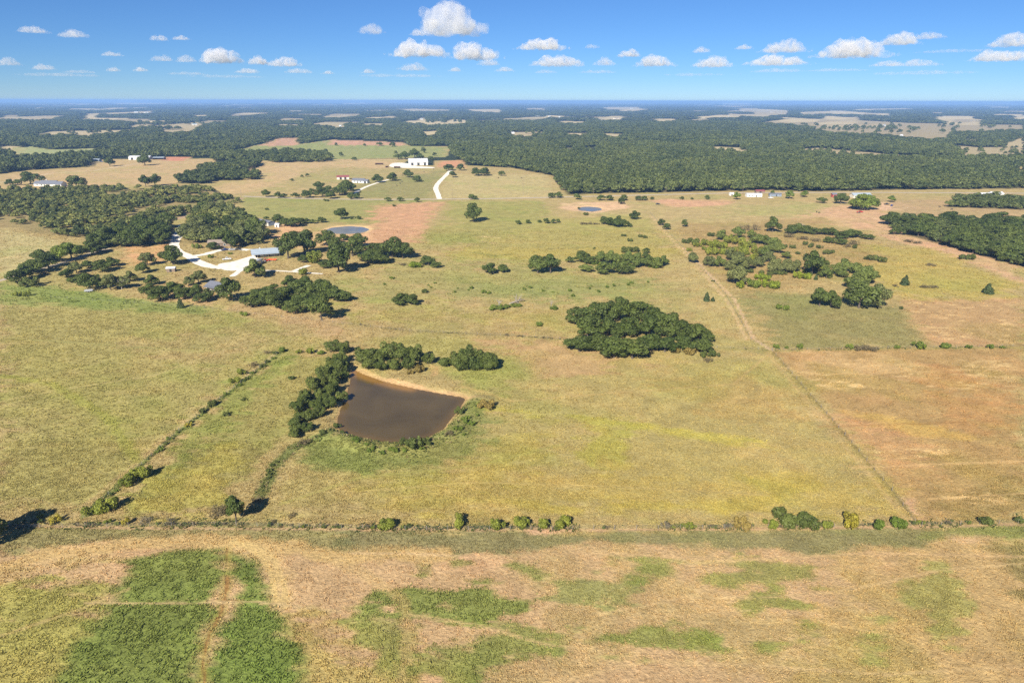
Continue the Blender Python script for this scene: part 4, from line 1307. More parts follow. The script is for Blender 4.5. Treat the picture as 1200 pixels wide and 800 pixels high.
    ('low dark brush heap on the fence above the hay field', 'brush heap on the hay field fence', 'brown', [(1010, 410, 18, .32), (1022, 410, 18, .28)]),
    # along the county road
    ('small tree in the row along the county road near the white driveway', 'roadside trees near the white driveway', 'oak', [(312, 231, 10), (326, 232, 8), (332, 232, 8), (347, 232, 8), (360, 232, 11), (455, 236, 7), (469, 236, 8), (489, 237, 6), (553, 234, 8), (557, 234, 7)]),
    ('dark oak in the tall group between the county road and the grey roofed house', 'tall oaks by the grey roofed house', 'oak', [(374, 222, 11), (378, 231, 14), (365, 227, 9), (386, 224, 8), (398, 229, 14), (405, 228, 18), (411, 224, 14), (388, 233, 12), (412, 233, 10), (418, 233, 8)]),
    ('tiny dark bush on the pasture below the county road', 'tiny bushes below the county road', 'bush', [(383, 236, 6), (313, 246, 5), (462, 242, 5), (420, 257, 7), (412, 257, 4)]),
    ('round dark tree beside the small blue pond', None, 'oak', [(400, 257, 13, .85)]),
    ('dark tree beside the long grey trailer home', 'trees beside the trailer home', 'oak', [(326, 262, 12), (334, 265, 14), (344, 266, 16), (352, 263, 12), (360, 262, 8), (367, 262, 8), (377, 261, 10), (312, 258, 6)]),
    ('tree at the gate of the far white barn', 'trees around the far white barn', 'oak', [(467, 187, 9), (475, 187, 10), (486, 185, 11), (493, 187, 8), (505, 188, 7), (526, 200, 11), (531, 208, 9), (540, 200, 9)]),
    ('dark tree on the grass beside the barn driveway', 'trees beside the barn driveway', 'oak', [(442, 214, 12), (460, 212, 11), (478, 208, 10), (489, 213, 10)]),
    ('dark tree on the tan field across the barn driveway', 'trees across the barn driveway', 'oak', [(558, 206, 11), (568, 206, 11), (588, 206, 8)]),
    ('small tree along the county road before the great wood', 'roadside trees before the great wood', 'oak', [(646, 232, 8), (654, 232, 9), (677, 234, 9), (704, 235, 9), (714, 235, 9), (728, 239, 9), (731, 235, 8), (748, 235, 8), (755, 235, 8), (764, 234, 5), (799, 234, 5), (811, 234, 4), (829, 234, 6)]),
    ('small round tree near the white roadside trailers', 'trees near the white roadside trailers', 'greentree', [(863, 234, 8), (925, 233, 9), (942, 231, 9), (905, 229, 6)]),
    ('dark tree near the red roadside shed', 'trees near the red roadside shed', 'oak', [(963, 238, 10), (985, 239, 14), (1003, 244, 15)]),
    ('big bright round tree in front of the long roadside house', 'big round tree before the roadside house', 'greentree', [(1008, 246, 20, .8), (1019, 246, 18, .8)]),
    ('thin young tree beside the roadside dirt yard', None, 'greentree', [(1045, 237, 8)]),
    # beyond, left
    ('dark oak beside the large many gabled farmhouse', 'oaks beside the large many gabled farmhouse', 'oak', [(12, 217, 10), (21, 217, 9), (36, 216, 18, .7), (49, 213, 8), (90, 220, 17, .7)]),
    ('round oak alone on the tan field near the long white barn', None, 'oak', [(129, 195, 10, .9)]),
    ('round oak in front of the long white barn', None, 'oak', [(170, 194, 13, .8)]),
    ('oak pair at the near edge of the tan field', 'oak pair at the tan field edge', 'oak', [(171, 219, 12, .95), (182, 218, 12, .95)]),
    ('small tree alone on the tan fields beyond the county road', 'small lone trees on the tan fields', 'oak', [(415, 188, 6), (342, 212, 4), (354, 208, 4), (360, 207, 5), (300, 210, 8), (385, 187, 4), (357, 188, 6), (363, 188, 6)]),
    ('small dark tree at the edge of the pink field', 'small trees at the pink field edge', 'oak', [(445, 171, 7), (460, 172, 8), (394, 171, 4)]),
]

def along(line, n, w0, w1, off, seed):
    r = random.Random(seed)
    out = []
    for _ in range(n):
        k = r.randrange(len(line) - 1)
        t = r.random()
        a, b = line[k], line[k + 1]
        out.append((a[0] + (b[0] - a[0]) * t + r.uniform(-off, off), a[1] + (b[1] - a[1]) * t + r.uniform(-off, off) * .4, r.uniform(w0, w1)))
    return out
FENCE_ROW = [(30, 612), (230, 614), (400, 618), (720, 619), (900, 617), (1190, 612)]
CL += [
    ('small olive weed bush in the long fence row under the pond field', 'olive weed bushes in the long fence row', 'yellowgreen', along(FENCE_ROW, 20, 4, 8, 3, 1)),
    ('small dark weed bush in the long fence row under the pond field', 'dark weed bushes in the long fence row', 'bush', along(FENCE_ROW, 22, 4, 8, 3, 2)),
    ('small brown weed bush in the long fence row under the pond field', 'brown weed bushes in the long fence row', 'brown', along(FENCE_ROW, 20, 4, 8, 3, 3)),
    ('small green weed bush on the slanting fence line', 'green weed bushes on the slanting fence', 'green', along([(326, 414), (210, 506), (102, 604)], 16, 3, 7, 3, 4)),
    ('small dark weed bush on the slanting fence line', 'dark weed bushes on the slanting fence', 'bush', along([(326, 414), (210, 506), (102, 604)], 10, 3, 7, 3, 5)),
    ('small dark weed bush on the gully below the willow row', 'weed bushes on the gully', 'bush', along([(352, 522), (322, 545), (306, 580)], 6, 3, 9, 5, 16)),
    ('tiny weed bush on the fence above the brown pond', 'weed bushes on the crossing fence', 'brown', along([(400, 378), (480, 388), (600, 394), (665, 398)], 9, 3, 5, 1, 7)),
    ('low olive scrub filling the gaps of the mixed thicket', 'scrub in the mixed thicket', 'yellowgreen', along([(812, 290), (850, 300), (880, 300), (910, 312), (940, 318), (985, 320)], 26, 6, 11, 9, 11)),
    ('low dark scrub filling the gaps of the mixed thicket', 'dark scrub in the mixed thicket', 'bush', along([(812, 300), (850, 312), (890, 322), (930, 322), (1000, 330)], 20, 6, 10, 8, 12)),
    ('low scrub in the gaps of the pasture hedgerow', 'scrub in the pasture hedgerow', 'green', along([(672, 308), (720, 312), (775, 313)], 14, 5, 9, 4, 13)),
    ('green weed clump on the dam slope of the brown pond', 'weed clumps on the dam', 'green', along([(400, 514), (440, 530), (490, 536), (535, 512), (560, 482)], 22, 5, 9, 7, 8)),
    ('low green weed clump in the middle pasture', 'weed clumps in the middle pasture', 'green', along([(440, 330), (560, 340), (660, 345), (760, 335)], 26, 3, 6, 14, 9)),
]

# trees of the woods, nearest ones as single trees, the rest as woodland
WLAB = {
    'thicket': ('dull green oak in the broad wood beyond the big tufty pasture', 'oaks of the broad wood', 'greyoak'),
    'drive': ('green oak in the wood at the driveway entrance', 'oaks at the driveway entrance', 'oak'),
    'house': ('grey green oak in the wood above the homestead loop', 'oaks above the homestead loop', 'greyoak'),
    'grove': ('green oak in the dense grove below the roadside dirt yard', 'oaks of the grove below the dirt yard', 'oak'),
    'belt': ('dark oak in the tree belt before the white roadside roofs', 'oaks of the roadside belt', 'oak'),
    'hedge': ('dark oak in the hooked tree belt on the tan fields', 'oaks of the hooked belt', 'oak'),
    'hedge2': ('dark oak in the narrow belt beyond the hooked belt', 'oaks of the narrow belt', 'oak'),
}

def scatter(P, step, seed, jit=.42):
    r = np.random.default_rng(seed)
    lo, hi = P.min(0), P.max(0)
    xs = np.arange(lo[0], hi[0], step)
    ys = np.arange(lo[1], hi[1], step * .866)
    X, Y = np.meshgrid(xs, ys)
    X = X + (np.arange(len(ys)) % 2)[:, None] * step / 2
    X = (X + r.uniform(-jit, jit, X.shape) * step).ravel()
    Y = (Y + r.uniform(-jit, jit, Y.shape) * step).ravel()
    d = sdist(X, Y, P)
    ok = d > 0
    return X[ok], Y[ok], d[ok]

wood_pts = []                                             # leftover trees: x, y, width m, height m
cand = []
for key, step, seed in (('thicket', 6.6, 1), ('drive', 8.5, 2), ('house', 8.8, 3), ('grove', 8.6, 4), ('belt', 8.5, 5), ('hedge', 9.0, 6), ('hedge2', 9.5, 7)):
    X, Y, D = scatter(WOODS_W[key], step, seed)
    r = np.random.default_rng(seed + 50)
    thin = fbm(X, Y, 45.0, 77 + seed, 3)
    road = on_road(X, Y, 3.0)
    for x, y, d, rd in zip(X, Y, D, road):
        if rd:
            continue
        if key == 'thicket':
            t = float(fbm(np.array([x]), np.array([y]), 45.0, 91, 3)[0])
            if t < .41 and r.random() < .9:
                continue
        w = step * r.uniform(.8, 1.6) * (1.05 if key != 'thicket' else .95)
        px = abs(x) / max(y, 1)
        cand.append((w * F / y + (2.0 if d < 9 else 0) - (99 if px > .80 else 0) + r.uniform(0, 1.0), key, x, y, w))
n_tree = sum(len(c[3]) for c in CL if KIND[c[2]][4] == 'tree')
budget = 120
cand.sort(key=lambda c: -c[0])
for i, (s, key, x, y, w) in enumerate(cand):
    if i < budget:
        lab, grp, kind = WLAB[key]
        if key in ('thicket', 'house') and rnd.random() < .3:
            lab, grp, kind = lab.replace('dull green', 'dark').replace('grey green', 'dark'), grp + ', dark ones', 'oak'
        p = Vector((x, y, 0))
        plant(kind, 0, 0, w * ppm(p), lab, grp, rnd.uniform(.5, .72) if key in ('grove', 'belt') else rnd.uniform(.62, .85), p)
    else:
        wood_pts.append((x, y, w, w * (rnd.uniform(.5, .72) if key in ('grove', 'belt') else rnd.uniform(.62, .85)), 1 if key in ('thicket', 'house') and rnd.random() < .7 else 0))
for lab, grp, kind, items in CL:
    g = grp if len(items) > 1 else None
    for it in items:
        hr = it[3] if len(it) > 3 else KIND[kind][3] * rnd.uniform(.82, 1.2)
        plant(kind, it[0], it[1], it[2], lab, g, hr)
print('trees in clusters', n_tree, 'wood singles', min(budget, len(cand)), 'of', len(cand))

# leafless trees
def dead(name, x, y, w, hr, label, seed, lean=0.0, rz=0.0, tilt=0.0):
    p = pix(x, y)
    wm = w / ppm(p)
    o = empty(name, p, rz)
    o.scale = (wm, wm, wm * hr)
    o.rotation_euler = (0, tilt, rz)
    tag(o, label, 'dead tree')
    mesh_obj('branches', bare_mesh(seed, 8, lean), o, M_DEAD)
    return o

dead('dead_tree', 585, 362, 12, 1.1, 'grey standing dead tree in scrub in the middle pasture', 1)
dead('fallen_tree', 597, 356, 22, .9, 'fallen bleached dead tree with broken limbs in the middle pasture', 2, .25, .4, 1.05)
dead('dead_tree', 646, 361, 8, 1.3, 'small grey dead snag near the dense oak grove', 3)
dead('dead_tree', 941, 272, 10, 1.1, 'pale leafless tree rising behind the dense hedge above the thicket', 4)
dead('dead_tree', 143, 339, 14, .9, 'grey leafless tree among the oaks by the homestead', 5)
dead('dead_tree', 481, 520, 11, .7, 'pale dead bush at the foot of the pond dam water line', 6)
dead('dead_tree', 402, 512, 9, .7, 'pale dead brush at the overgrown corner of the pond', 7)
plant('green', 582, 363, 14, 'low green scrub around the grey standing dead tree', 'scrub around the dead trees', .5)
plant('green', 592, 361, 13, 'low green scrub around the grey standing dead tree', 'scrub around the dead trees', .4)
plant('green', 606, 359, 14, 'low green scrub under the fallen dead tree', None, .3)

# ------------------------------------------------------------------ woodland and far forest: uncountable, instanced leaf crowns
M_FOREST = foliage('forest_leaves', (0.044, 0.066, 0.018), (0.135, 0.155, 0.040), .14, .35)
M_FOREST2 = foliage('dull_wood_leaves', (0.088, 0.112, 0.028), (0.240, 0.240, 0.062), .16, .4)

def forest(name, pts, mat, label, seeds):
    """pts: x, y, width, height. One object, its trees instanced by geometry nodes"""
    pts = np.asarray(pts, dtype=np.float64)
    n = len(pts)
    r = np.random.default_rng(seeds)
    me = bpy.data.meshes.new(name)
    me.vertices.add(n)
    me.vertices.foreach_set('co', np.stack([pts[:, 0], pts[:, 1], np.zeros(n) - .1], 1).astype(np.float32).ravel())
    a = me.attributes.new('size', 'FLOAT_VECTOR', 'POINT')
    a.data.foreach_set('vector', np.stack([pts[:, 2], pts[:, 2], pts[:, 3]], 1).astype(np.float32).ravel())
    a = me.attributes.new('turn', 'FLOAT_VECTOR', 'POINT')
    a.data.foreach_set('vector', np.stack([np.zeros(n), np.zeros(n), r.uniform(0, 6.28, n)], 1).astype(np.float32).ravel())
    a = me.attributes.new('pick', 'INT', 'POINT')
    a.data.foreach_set('value', r.integers(0, 5, n).astype(np.int32))
    o = mesh_obj(name, me)
    o['kind'] = 'stuff'
    o['label'] = label
    o['category'] = 'forest'
    ng = bpy.data.node_groups.new(name, 'GeometryNodeTree')
    ng.interface.new_socket('Geometry', in_out='INPUT', socket_type='NodeSocketGeometry')
    ng.interface.new_socket('Geometry', in_out='OUTPUT', socket_type='NodeSocketGeometry')
    gi, go = ng.nodes.new('NodeGroupInput'), ng.nodes.new('NodeGroupOutput')
    jn = ng.nodes.new('GeometryNodeJoinGeometry')
    for src in FOREST_SRC:
        oi = ng.nodes.new('GeometryNodeObjectInfo')
        oi.inputs['Object'].default_value = src
        oi.inputs['As Instance'].default_value = False
        oi.transform_space = 'ORIGINAL'
        sm = ng.nodes.new('GeometryNodeSetMaterial')
        sm.inputs['Material'].default_value = mat
        gtoi = ng.nodes.new('GeometryNodeGeometryToInstance')
        ng.links.new(oi.outputs['Geometry'], sm.inputs['Geometry'])
        ng.links.new(sm.outputs[0], gtoi.inputs[0])
        ng.links.new(gtoi.outputs[0], jn.inputs[0])
    ip = ng.nodes.new('GeometryNodeInstanceOnPoints')
    ng.links.new(gi.outputs[0], ip.inputs['Points'])
    ng.links.new(jn.outputs[0], ip.inputs['Instance'])
    ip.inputs['Pick Instance'].default_value = True
    def attr(nm, typ):
        q = ng.nodes.new('GeometryNodeInputNamedAttribute')
        q.data_type = typ
        q.inputs['Name'].default_value = nm
        return q.outputs['Attribute']
    ng.links.new(attr('pick', 'INT'), ip.inputs['Instance Index'])
    e2r = ng.nodes.new('FunctionNodeEulerToRotation')
    ng.links.new(attr('turn', 'FLOAT_VECTOR'), e2r.inputs[0])
    ng.links.new(e2r.outputs[0], ip.inputs['Rotation'])
    ng.links.new(attr('size', 'FLOAT_VECTOR'), ip.inputs['Scale'])
    ng.links.new(ip.outputs[0], go.inputs[0])
    md = o.modifiers.new('trees', 'NODES')
    md.node_group = ng
    return o

FOREST_SRC = []
for me in CROWN['lowoak']:
    FOREST_SRC.append(next(o for o in COL.objects if o.type == 'MESH' and o.data == me))

pts = [p[:4] for p in wood_pts if p[4] == 0]
forest('woodland', pts, M_FOREST, 'dark green crowns filling the groves and tree belts between the pastures', 1)
pts = [p[:4] for p in wood_pts if p[4] == 1]
forest('woodland', pts, M_FOREST2, 'dull olive crowns filling the broad wood beyond the tufty pasture', 2)

# the great wood and the far country
def open_mask(X, Y, marg):
    m = np.zeros(len(X), bool)
    for P in CLEAR_W + FIELDS_FAR:
        q = near(X, Y, P, 40)
        if q.any():
            m[q] |= sdist(X[q], Y[q], P) > -marg
    return m

def wood_points(y0, y1, step, seed, wmul, hgt, thin=0.0):
    r = np.random.default_rng(seed)
    ys = np.arange(y0, y1, step * .866)
    out = []
    for k, yy in enumerate(ys):
        xs = np.arange(-yy * .82 - 40, yy * .82 + 40, step) + (k % 2) * step / 2
        out.append(np.stack([xs, np.full(len(xs), yy)], 1))
    A = np.concatenate(out) + r.uniform(-.42, .42, (sum(len(q) for q in out), 2)) * step
    X, Y = A[:, 0], A[:, 1]
    ok = (sdist(X, Y, WOODS_W['main']) > 0) | (Y > 16000)
    ok &= ~open_mask(X, Y, step * .35)
    u = vnoise(X / 420.0 + 3.1, Y / 900.0, 71) * 0.6 + vnoise(X / 170.0, Y / 420.0, 73) * 0.4
    ok &= ~((u > .69) & (Y > 3600))
    X, Y = X[ok], Y[ok]
    g = fbm(X, Y, 120.0, 7, 3)
    w = step * wmul * r.uniform(.6, 1.6, len(X))
    h = hgt * r.uniform(.55, 1.35, len(X)) * (.65 + .7 * g)
    return np.stack([X, Y, w, h], 1)

near_y = float(pix(600, 232).y)
far1 = wood_points(680, 1700, 9.5, 3, 1.25, 10.5)
far2 = wood_points(1700, 3600, 17.0, 4, 1.25, 10.5)
far3 = wood_points(3600, 8000, 44.0, 5, 1.3, 11.0)
far4 = wood_points(8000, 24000, 150.0, 6, 1.35, 12.0)
print('forest', len(far1), len(far2), len(far3), len(far4), len(wood_pts))
forest('forest', np.concatenate([far1, far2, far3, far4]), M_FOREST, 'great dark green oak forest stretching from the county road to the hazy horizon', 3)

# lone trees dotted over the pale clearings of the right hand distance
r = np.random.default_rng(5)
q = []
for (x0, x1, y0, y1, n) in ((940, 1200, 146, 157, 70), (960, 1050, 150, 153, 40), (945, 1200, 174, 182, 60), (1130, 1200, 163, 168, 20), (380, 520, 171, 186, 8), (40, 130, 156, 158, 12), (160, 240, 144, 148, 30), (500, 550, 141, 146, 20), (600, 640, 155, 159, 10)):
    for j in range(n):
        p = pix(r.uniform(x0, x1), r.uniform(y0, y1))
        w = r.uniform(8, 14) * (1.0 if p.y < 2200 else 1.5)
        q.append((p.x, p.y, w, w * .8))
forest('woodland', q, M_FOREST, 'scattered dark trees dotted over the pale far clearings', 9)

# ------------------------------------------------------------------ buildings
M_WHITE = plain('white_siding', (0.60, 0.60, 0.58), 0.7, 0.06, 1.5)
M_CREAM = plain('cream_siding', (0.58, 0.54, 0.46), 0.75, 0.08, 1.5)
M_BLUEGREY = plain('blue_grey_siding', (0.16, 0.20, 0.26), 0.7, 0.1, 1.5)
M_REDSID = plain('red_siding', (0.34, 0.07, 0.055), 0.7, 0.12, 1.5)
M_WOOD = plain('weathered_boards', (0.20, 0.15, 0.11), 0.9, 0.25, 2.0)
M_METAL = plain('metal_roofing', (0.42, 0.49, 0.55), 0.38, 0.07, 0.6, 0.25)
M_WMETAL = plain('white_metal_roofing', (0.62, 0.63, 0.64), 0.45, 0.05, 0.5, 0.1)
M_SHING = plain('grey_shingles', (0.13, 0.14, 0.17), 0.9, 0.2, 3.0)
M_BSHING = plain('brown_shingles', (0.24, 0.19, 0.15), 0.9, 0.2, 3.0)
M_REDROOF = plain('red_metal_roofing', (0.24, 0.075, 0.075), 0.6, 0.1, 0.6)
M_DARK = plain('dark_opening', (0.03, 0.03, 0.032), 0.8, 0.2, 2.0)
M_TRIM = plain('white_trim', (0.75, 0.75, 0.73), 0.6, 0.04, 2.0)
M_RUST = plain('rusty_sheet', (0.17, 0.10, 0.07), 0.75, 0.35, 1.2)
m, nt, out = new_mat('window_glass')
b = N(nt, 'ShaderNodeBsdfPrincipled', i_Roughness=0.08)
b.inputs['Base Color'].default_value = (0.03, 0.04, 0.05, 1)
nt.links.new(b.outputs[0], out.inputs[0])
M_GLASS = m

def gable(o, L, Wd, h, rise, mw, mr, over=.45, z0=0.0, x0=0.0, y0=0.0, open_front=False, doors=(), wins=(), base=True):
    """walls, two roof slopes (ridge along x), doors and windows on the long front (-y) and ends"""
    w = MB()
    hx, hy = L / 2, Wd / 2
    t = .18
    if open_front:
        w.box(x0 - hx, y0 + hy - t, z0, x0 + hx, y0 + hy, z0 + h)
        w.prism_x([(y0 - hy, z0), (y0 + hy - t, z0), (y0 + hy - t, z0 + h), (y0, z0 + h + rise), (y0 - hy, z0 + h)], x0 - hx, x0 - hx + t)
        w.prism_x([(y0 - hy, z0), (y0 + hy - t, z0), (y0 + hy - t, z0 + h), (y0, z0 + h + rise), (y0 - hy, z0 + h)], x0 + hx - t, x0 + hx)
    else:
        w.prism_x([(y0 - hy, z0), (y0 + hy, z0), (y0 + hy, z0 + h), (y0, z0 + h + rise), (y0 - hy, z0 + h)], x0 - hx, x0 + hx)
    w.build('wall', mw, o)
    sl = rise / hy
    rf = MB()
    e = over
    for s in (-1, 1):
        yo = y0 + s * (hy + e)
        prof = [(y0, z0 + h + rise + .05), (yo, z0 + h - sl * e + .05), (yo, z0 + h - sl * e + .22), (y0, z0 + h + rise + .22)]
        rf.prism_x(prof, x0 - hx - e, x0 + hx + e)
    R = rf.build('roof', mr, o)
    MB().box(x0 - hx - e, y0 - .18, z0 + h + rise + .20, x0 + hx + e, y0 + .18, z0 + h + rise + .27).build('ridge_cap', mr, R)
    for (cx, w2, hh, side, mat) in doors:
        y = y0 - hy if side == 'f' else y0 + hy
        if side in 'fb':
            s = -1 if side == 'f' else 1
            d = MB().box(x0 + cx - w2 / 2, min(y, y + s * .06), z0 + .02, x0 + cx + w2 / 2, max(y, y + s * .06), z0 + hh).build('door', mat, o)
        else:
            s = -1 if side == 'l' else 1
            x = x0 + s * hx
            MB().box(min(x, x + s * .06), y0 + cx - w2 / 2, z0 + .02, max(x, x + s * .06), y0 + cx + w2 / 2, z0 + hh).build('door', mat, o)
    for (cx, w2, zb, hh, side) in wins:
        if side in 'fb':
            s = -1 if side == 'f' else 1
            y = y0 + s * hy
            f = MB().box(x0 + cx - w2 / 2 - .1, min(y, y + s * .05), z0 + zb - .1, x0 + cx + w2 / 2 + .1, max(y, y + s * .05), z0 + zb + hh + .1).build('window', M_TRIM, o)
            MB().box(x0 + cx - w2 / 2, min(y + s * .02, y + s * .08), z0 + zb, x0 + cx + w2 / 2, max(y + s * .02, y + s * .08), z0 + zb + hh).build('pane', M_GLASS, f)
        else:
            s = -1 if side == 'l' else 1
            x = x0 + s * hx
            f = MB().box(min(x, x + s * .05), y0 + cx - w2 / 2 - .1, z0 + zb - .1, max(x, x + s * .05), y0 + cx + w2 / 2 + .1, z0 + zb + hh + .1).build('window', M_TRIM, o)
            MB().box(min(x + s * .02, x + s * .08), y0 + cx - w2 / 2, z0 + zb, max(x + s * .02, x + s * .08), y0 + cx + w2 / 2, z0 + zb + hh).build('pane', M_GLASS, f)
    return R

def building(name, x, y, deg, label, cat='house'):
    o = empty(name, pix(x, y), math.radians(deg))
    return tag(o, label, cat)

def porch(o, x0, x1, y0, y1, z0, z1, mr, n=5):
    """lean-to roof on posts along the front"""
    P = MB()
    P.prism_x([(y0, z0), (y1, z1), (y1, z1 + .12), (y0, z0 + .12)], x0, x1)
    P.build('porch_roof', mr, o)
    for j in range(n):
        x = x0 + .2 + (x1 - x0 - .4) * j / (n - 1)
        MB().box(x - .08, y0 + .1, 0, x + .08, y0 + .26, z0 + .02).build('post', M_WOOD, o)

# metal roofed homestead house
o = building('farmhouse', 311, 299, 22, 'low farmhouse with pale blue grey metal roof and open porch beside gravel yard')
gable(o, 17, 9, 3.0, 1.5, M_CREAM, M_METAL, .6, doors=((2, 1.2, 2.2, 'f', M_DARK), (-5, 3.0, 2.4, 'f', M_DARK)), wins=((5.5, 1.5, .9, 1.2, 'f'), (-1.2, 1.4, .9, 1.2, 'f'), (0, 1.4, .9, 1.2, 'r'), (-1, 1.2, .9, 1.2, 'l')))
porch(o, -9, 9, -8.6, -5.1, 2.35, 2.8, M_METAL, 6)
MB().box(-3.4, 1.4, 3.6, -2.7, 2.1, 5.3).build('chimney', M_CONC, o)
# trailer home with blue gable end and its white shed
o = building('trailer_home', 311, 263, -38, 'long low grey roofed trailer home with dark blue gable end by trees')
gable(o, 19, 6.5, 2.8, 1.0, M_CREAM, M_SHING, .35, doors=((-2, 1.0, 2.1, 'f', M_DARK),), wins=((-6, 1.3, 1, 1, 'f'), (2.5, 1.3, 1, 1, 'f'), (6, 1.3, 1, 1, 'f')))
MB().prism_x([(-3.24, 0), (3.24, 0), (3.24, 2.78), (0, 3.75), (-3.24, 2.78)], 9.5, 9.58).build('gable_end', M_BLUEGREY, o)
o = building('garden_shed', 326, 266, -20, 'small white garden shed beside the blue gable of the trailer home', 'shed')
gable(o, 4.2, 3.4, 2.3, .7, M_WHITE, M_WMETAL, .2, doors=((0, 1.2, 1.9, 'f', M_DARK),))
# cottage among the oaks
o = building('cottage', 257, 339, -28, 'small white walled cottage with grey roof half hidden by oaks')
gable(o, 12, 7, 2.7, 1.5, M_WHITE, M_SHING, .4, doors=((1, 1.0, 2.1, 'f', M_DARK),), wins=((-3.5, 1.2, .9, 1.2, 'f'), (3.6, 1.2, .9, 1.2, 'f'), (0, 1.2, .9, 1.2, 'r')))
porch(o, -5.5, 5.5, -6.2, -3.95, 2.2, 2.6, M_SHING, 4)
MB().box(2.2, .8, 3.3, 2.8, 1.4, 5.0).build('chimney', M_CONC, o)
o = building('garden_shed', 201, 318, 12, 'tiny shed with shiny pale metal roof beside the driveway', 'shed')
gable(o, 5, 3.6, 2.2, .6, M_WOOD, M_WMETAL, .3, doors=((0, 1.2, 1.9, 'f', M_DARK),))
o = building('farmhouse', 258, 288, 12, 'brown roofed house mostly hidden by oaks above the driveway loop')
gable(o, 15, 8, 2.8, 1.6, M_WOOD, M_BSHING, .5, doors=((0, 1.1, 2.1, 'f', M_DARK),), wins=((-4, 1.3, .9, 1.1, 'f'), (4, 1.3, .9, 1.1, 'f')))
# far white barn
o = building('barn', 490, 193, 10, 'large white metal barn with three dark doorways beside orange soil', 'barn')
gable(o, 31, 28, 5.2, 4.6, M_WHITE, M_WMETAL, .4, doors=((-10, 4, 4.0, 'f', M_DARK), (0, 4, 4.0, 'f', M_DARK), (10.5, 3.6, 4.2, 'f', M_DARK), (2, 4.5, 4.2, 'r', M_DARK)))
MB().box(-15.9, -14.75, 4.75, 15.9, -14.42, 4.95).build('gutter', M_TRIM, o)
for j, (x, y, w) in enumerate(((444.5, 193, 9), (465.5, 197, 7), (453.5, 196.5, 3))):
    o = building('field_shelter', x, y, rnd.uniform(-4, 4), 'low dark open cattle shelter on the field beside the white barn', 'shelter')
    o['group'] = 'cattle shelters by the white barn'
    wm = w / ppm(pix(x, y))
    gable(o, wm, 4, 2.0, .5, M_RUST, M_RUST, .2, open_front=True)
# grey roofed house and red barn beyond the county road
o = building('farmhouse', 421, 214, -14, 'white house with grey blue gabled roofs at the end of a short white drive')
gable(o, 16, 9, 3.0, 2.4, M_WHITE, M_SHING, .5, doors=((0, 1.2, 2.2, 'f', M_DARK),), wins=((-4, 1.5, .9, 1.3, 'f'), (4, 1.5, .9, 1.3, 'f'), (0, 1.4, .9, 1.3, 'r')))
gable(o, 6, 7, 2.8, 1.8, M_WHITE, M_SHING, .4, x0=10.8, y0=-2, doors=((0, 3.0, 2.3, 'f', M_DARK),))
o = building('barn', 402, 210, 14, 'barn with dull red roof behind the grey roofed house', 'barn')
gable(o, 16, 9, 3.2, 1.8, M_CREAM, M_REDROOF, .4, doors=((-3, 3, 2.8, 'f', M_DARK), (3, 3, 2.8, 'f', M_DARK)))
# large many gabled farmhouse
o = building('farmhouse', 59, 218, -6, 'large farmhouse of several grey gabled roofs and pale walls beyond the broad wood')
gable(o, 20, 11, 3.2, 3.4, M_CREAM, M_SHING, .6, wins=((-7, 1.6, .9, 1.4, 'f'), (-3, 1.6, .9, 1.4, 'f'), (3, 1.6, .9, 1.4, 'f')), doors=((0, 1.3, 2.3, 'f', M_DARK),))
gable(o, 9, 9, 3.0, 2.6, M_WHITE, M_SHING, .5, x0=-14.8, y0=1.5, wins=((0, 1.6, .9, 1.3, 'f'),))
gable(o, 9, 10, 3.0, 2.8, M_WHITE, M_SHING, .5, x0=14.8, y0=-1, doors=((-2, 2.6, 2.3, 'f', M_DARK), (2, 2.6, 2.3, 'f', M_DARK)))
MB().box(-5, 1, 5, -4, 2, 8).build('chimney', M_CONC, o)
# long white barn
o = building('barn', 165, 187, 4, 'long white barn with pale roof at the edge of the far forest', 'barn')
gable(o, 36, 13, 4.4, 2.0, M_WHITE, M_WMETAL, .4, doors=((-12, 4, 3.6, 'f', M_DARK), (0, 4, 3.6, 'f', M_DARK), (8, 4, 3.6, 'f', M_DARK), (14, 2, 2.4, 'f', M_DARK)))
o = building('field_shelter', 187, 187, 2, 'long dark open shed next to the long white barn', 'shelter')
gable(o, 19, 9, 3.4, .9, M_RUST, M_METAL, .4, open_front=True)
o = building('farm_shed', 113, 189, -6, 'low blue grey shed at the corner of the dark tree strip', 'shed')
gable(o, 15, 7, 2.8, 1.1, M_BLUEGREY, M_METAL, .3, doors=((-3, 2.6, 2.3, 'f', M_DARK), (3, 2.6, 2.3, 'f', M_DARK)))
# roadside places on the right
o = building('trailer_home', 883, 230.5, 2, 'long white roadside trailer home with pale roof')
gable(o, 17, 6, 2.8, .8, M_WHITE, M_WMETAL, .25, doors=((2, 1, 2.1, 'f', M_DARK),), wins=((-6, 1.3, 1, 1, "f"), (-2, 1.3, 1, 1, 'f'), (6, 1.3, 1, 1, 'f')))
o = building('farm_shed', 890, 226.5, 0, 'rusty red roofed shed behind the long white trailer home', 'shed')
gable(o, 10, 6, 2.6, 1.2, M_WOOD, M_REDROOF, .3, doors=((0, 2.4, 2.2, 'f', M_DARK),))
o = building('garden_shed', 857, 229, 0, 'small white shed next to the long white trailer home', 'shed')
gable(o, 5, 4, 2.3, .7, M_WHITE, M_WMETAL, .2, doors=((0, 1.4, 1.9, 'f', M_DARK),))
o = building('trailer_home', 908, 230, -6, 'grey roadside trailer home next to the white one')
gable(o, 13, 5, 2.6, .7, M_BLUEGREY, M_SHING, .25, doors=((1, 1, 2.1, 'f', M_DARK),), wins=((-4, 1.2, 1, 1, 'f'), (4, 1.2, 1, 1, 'f')))
o = building('farmhouse', 1008, 231.5, 3, 'long pale roofed house behind the big round roadside tree')
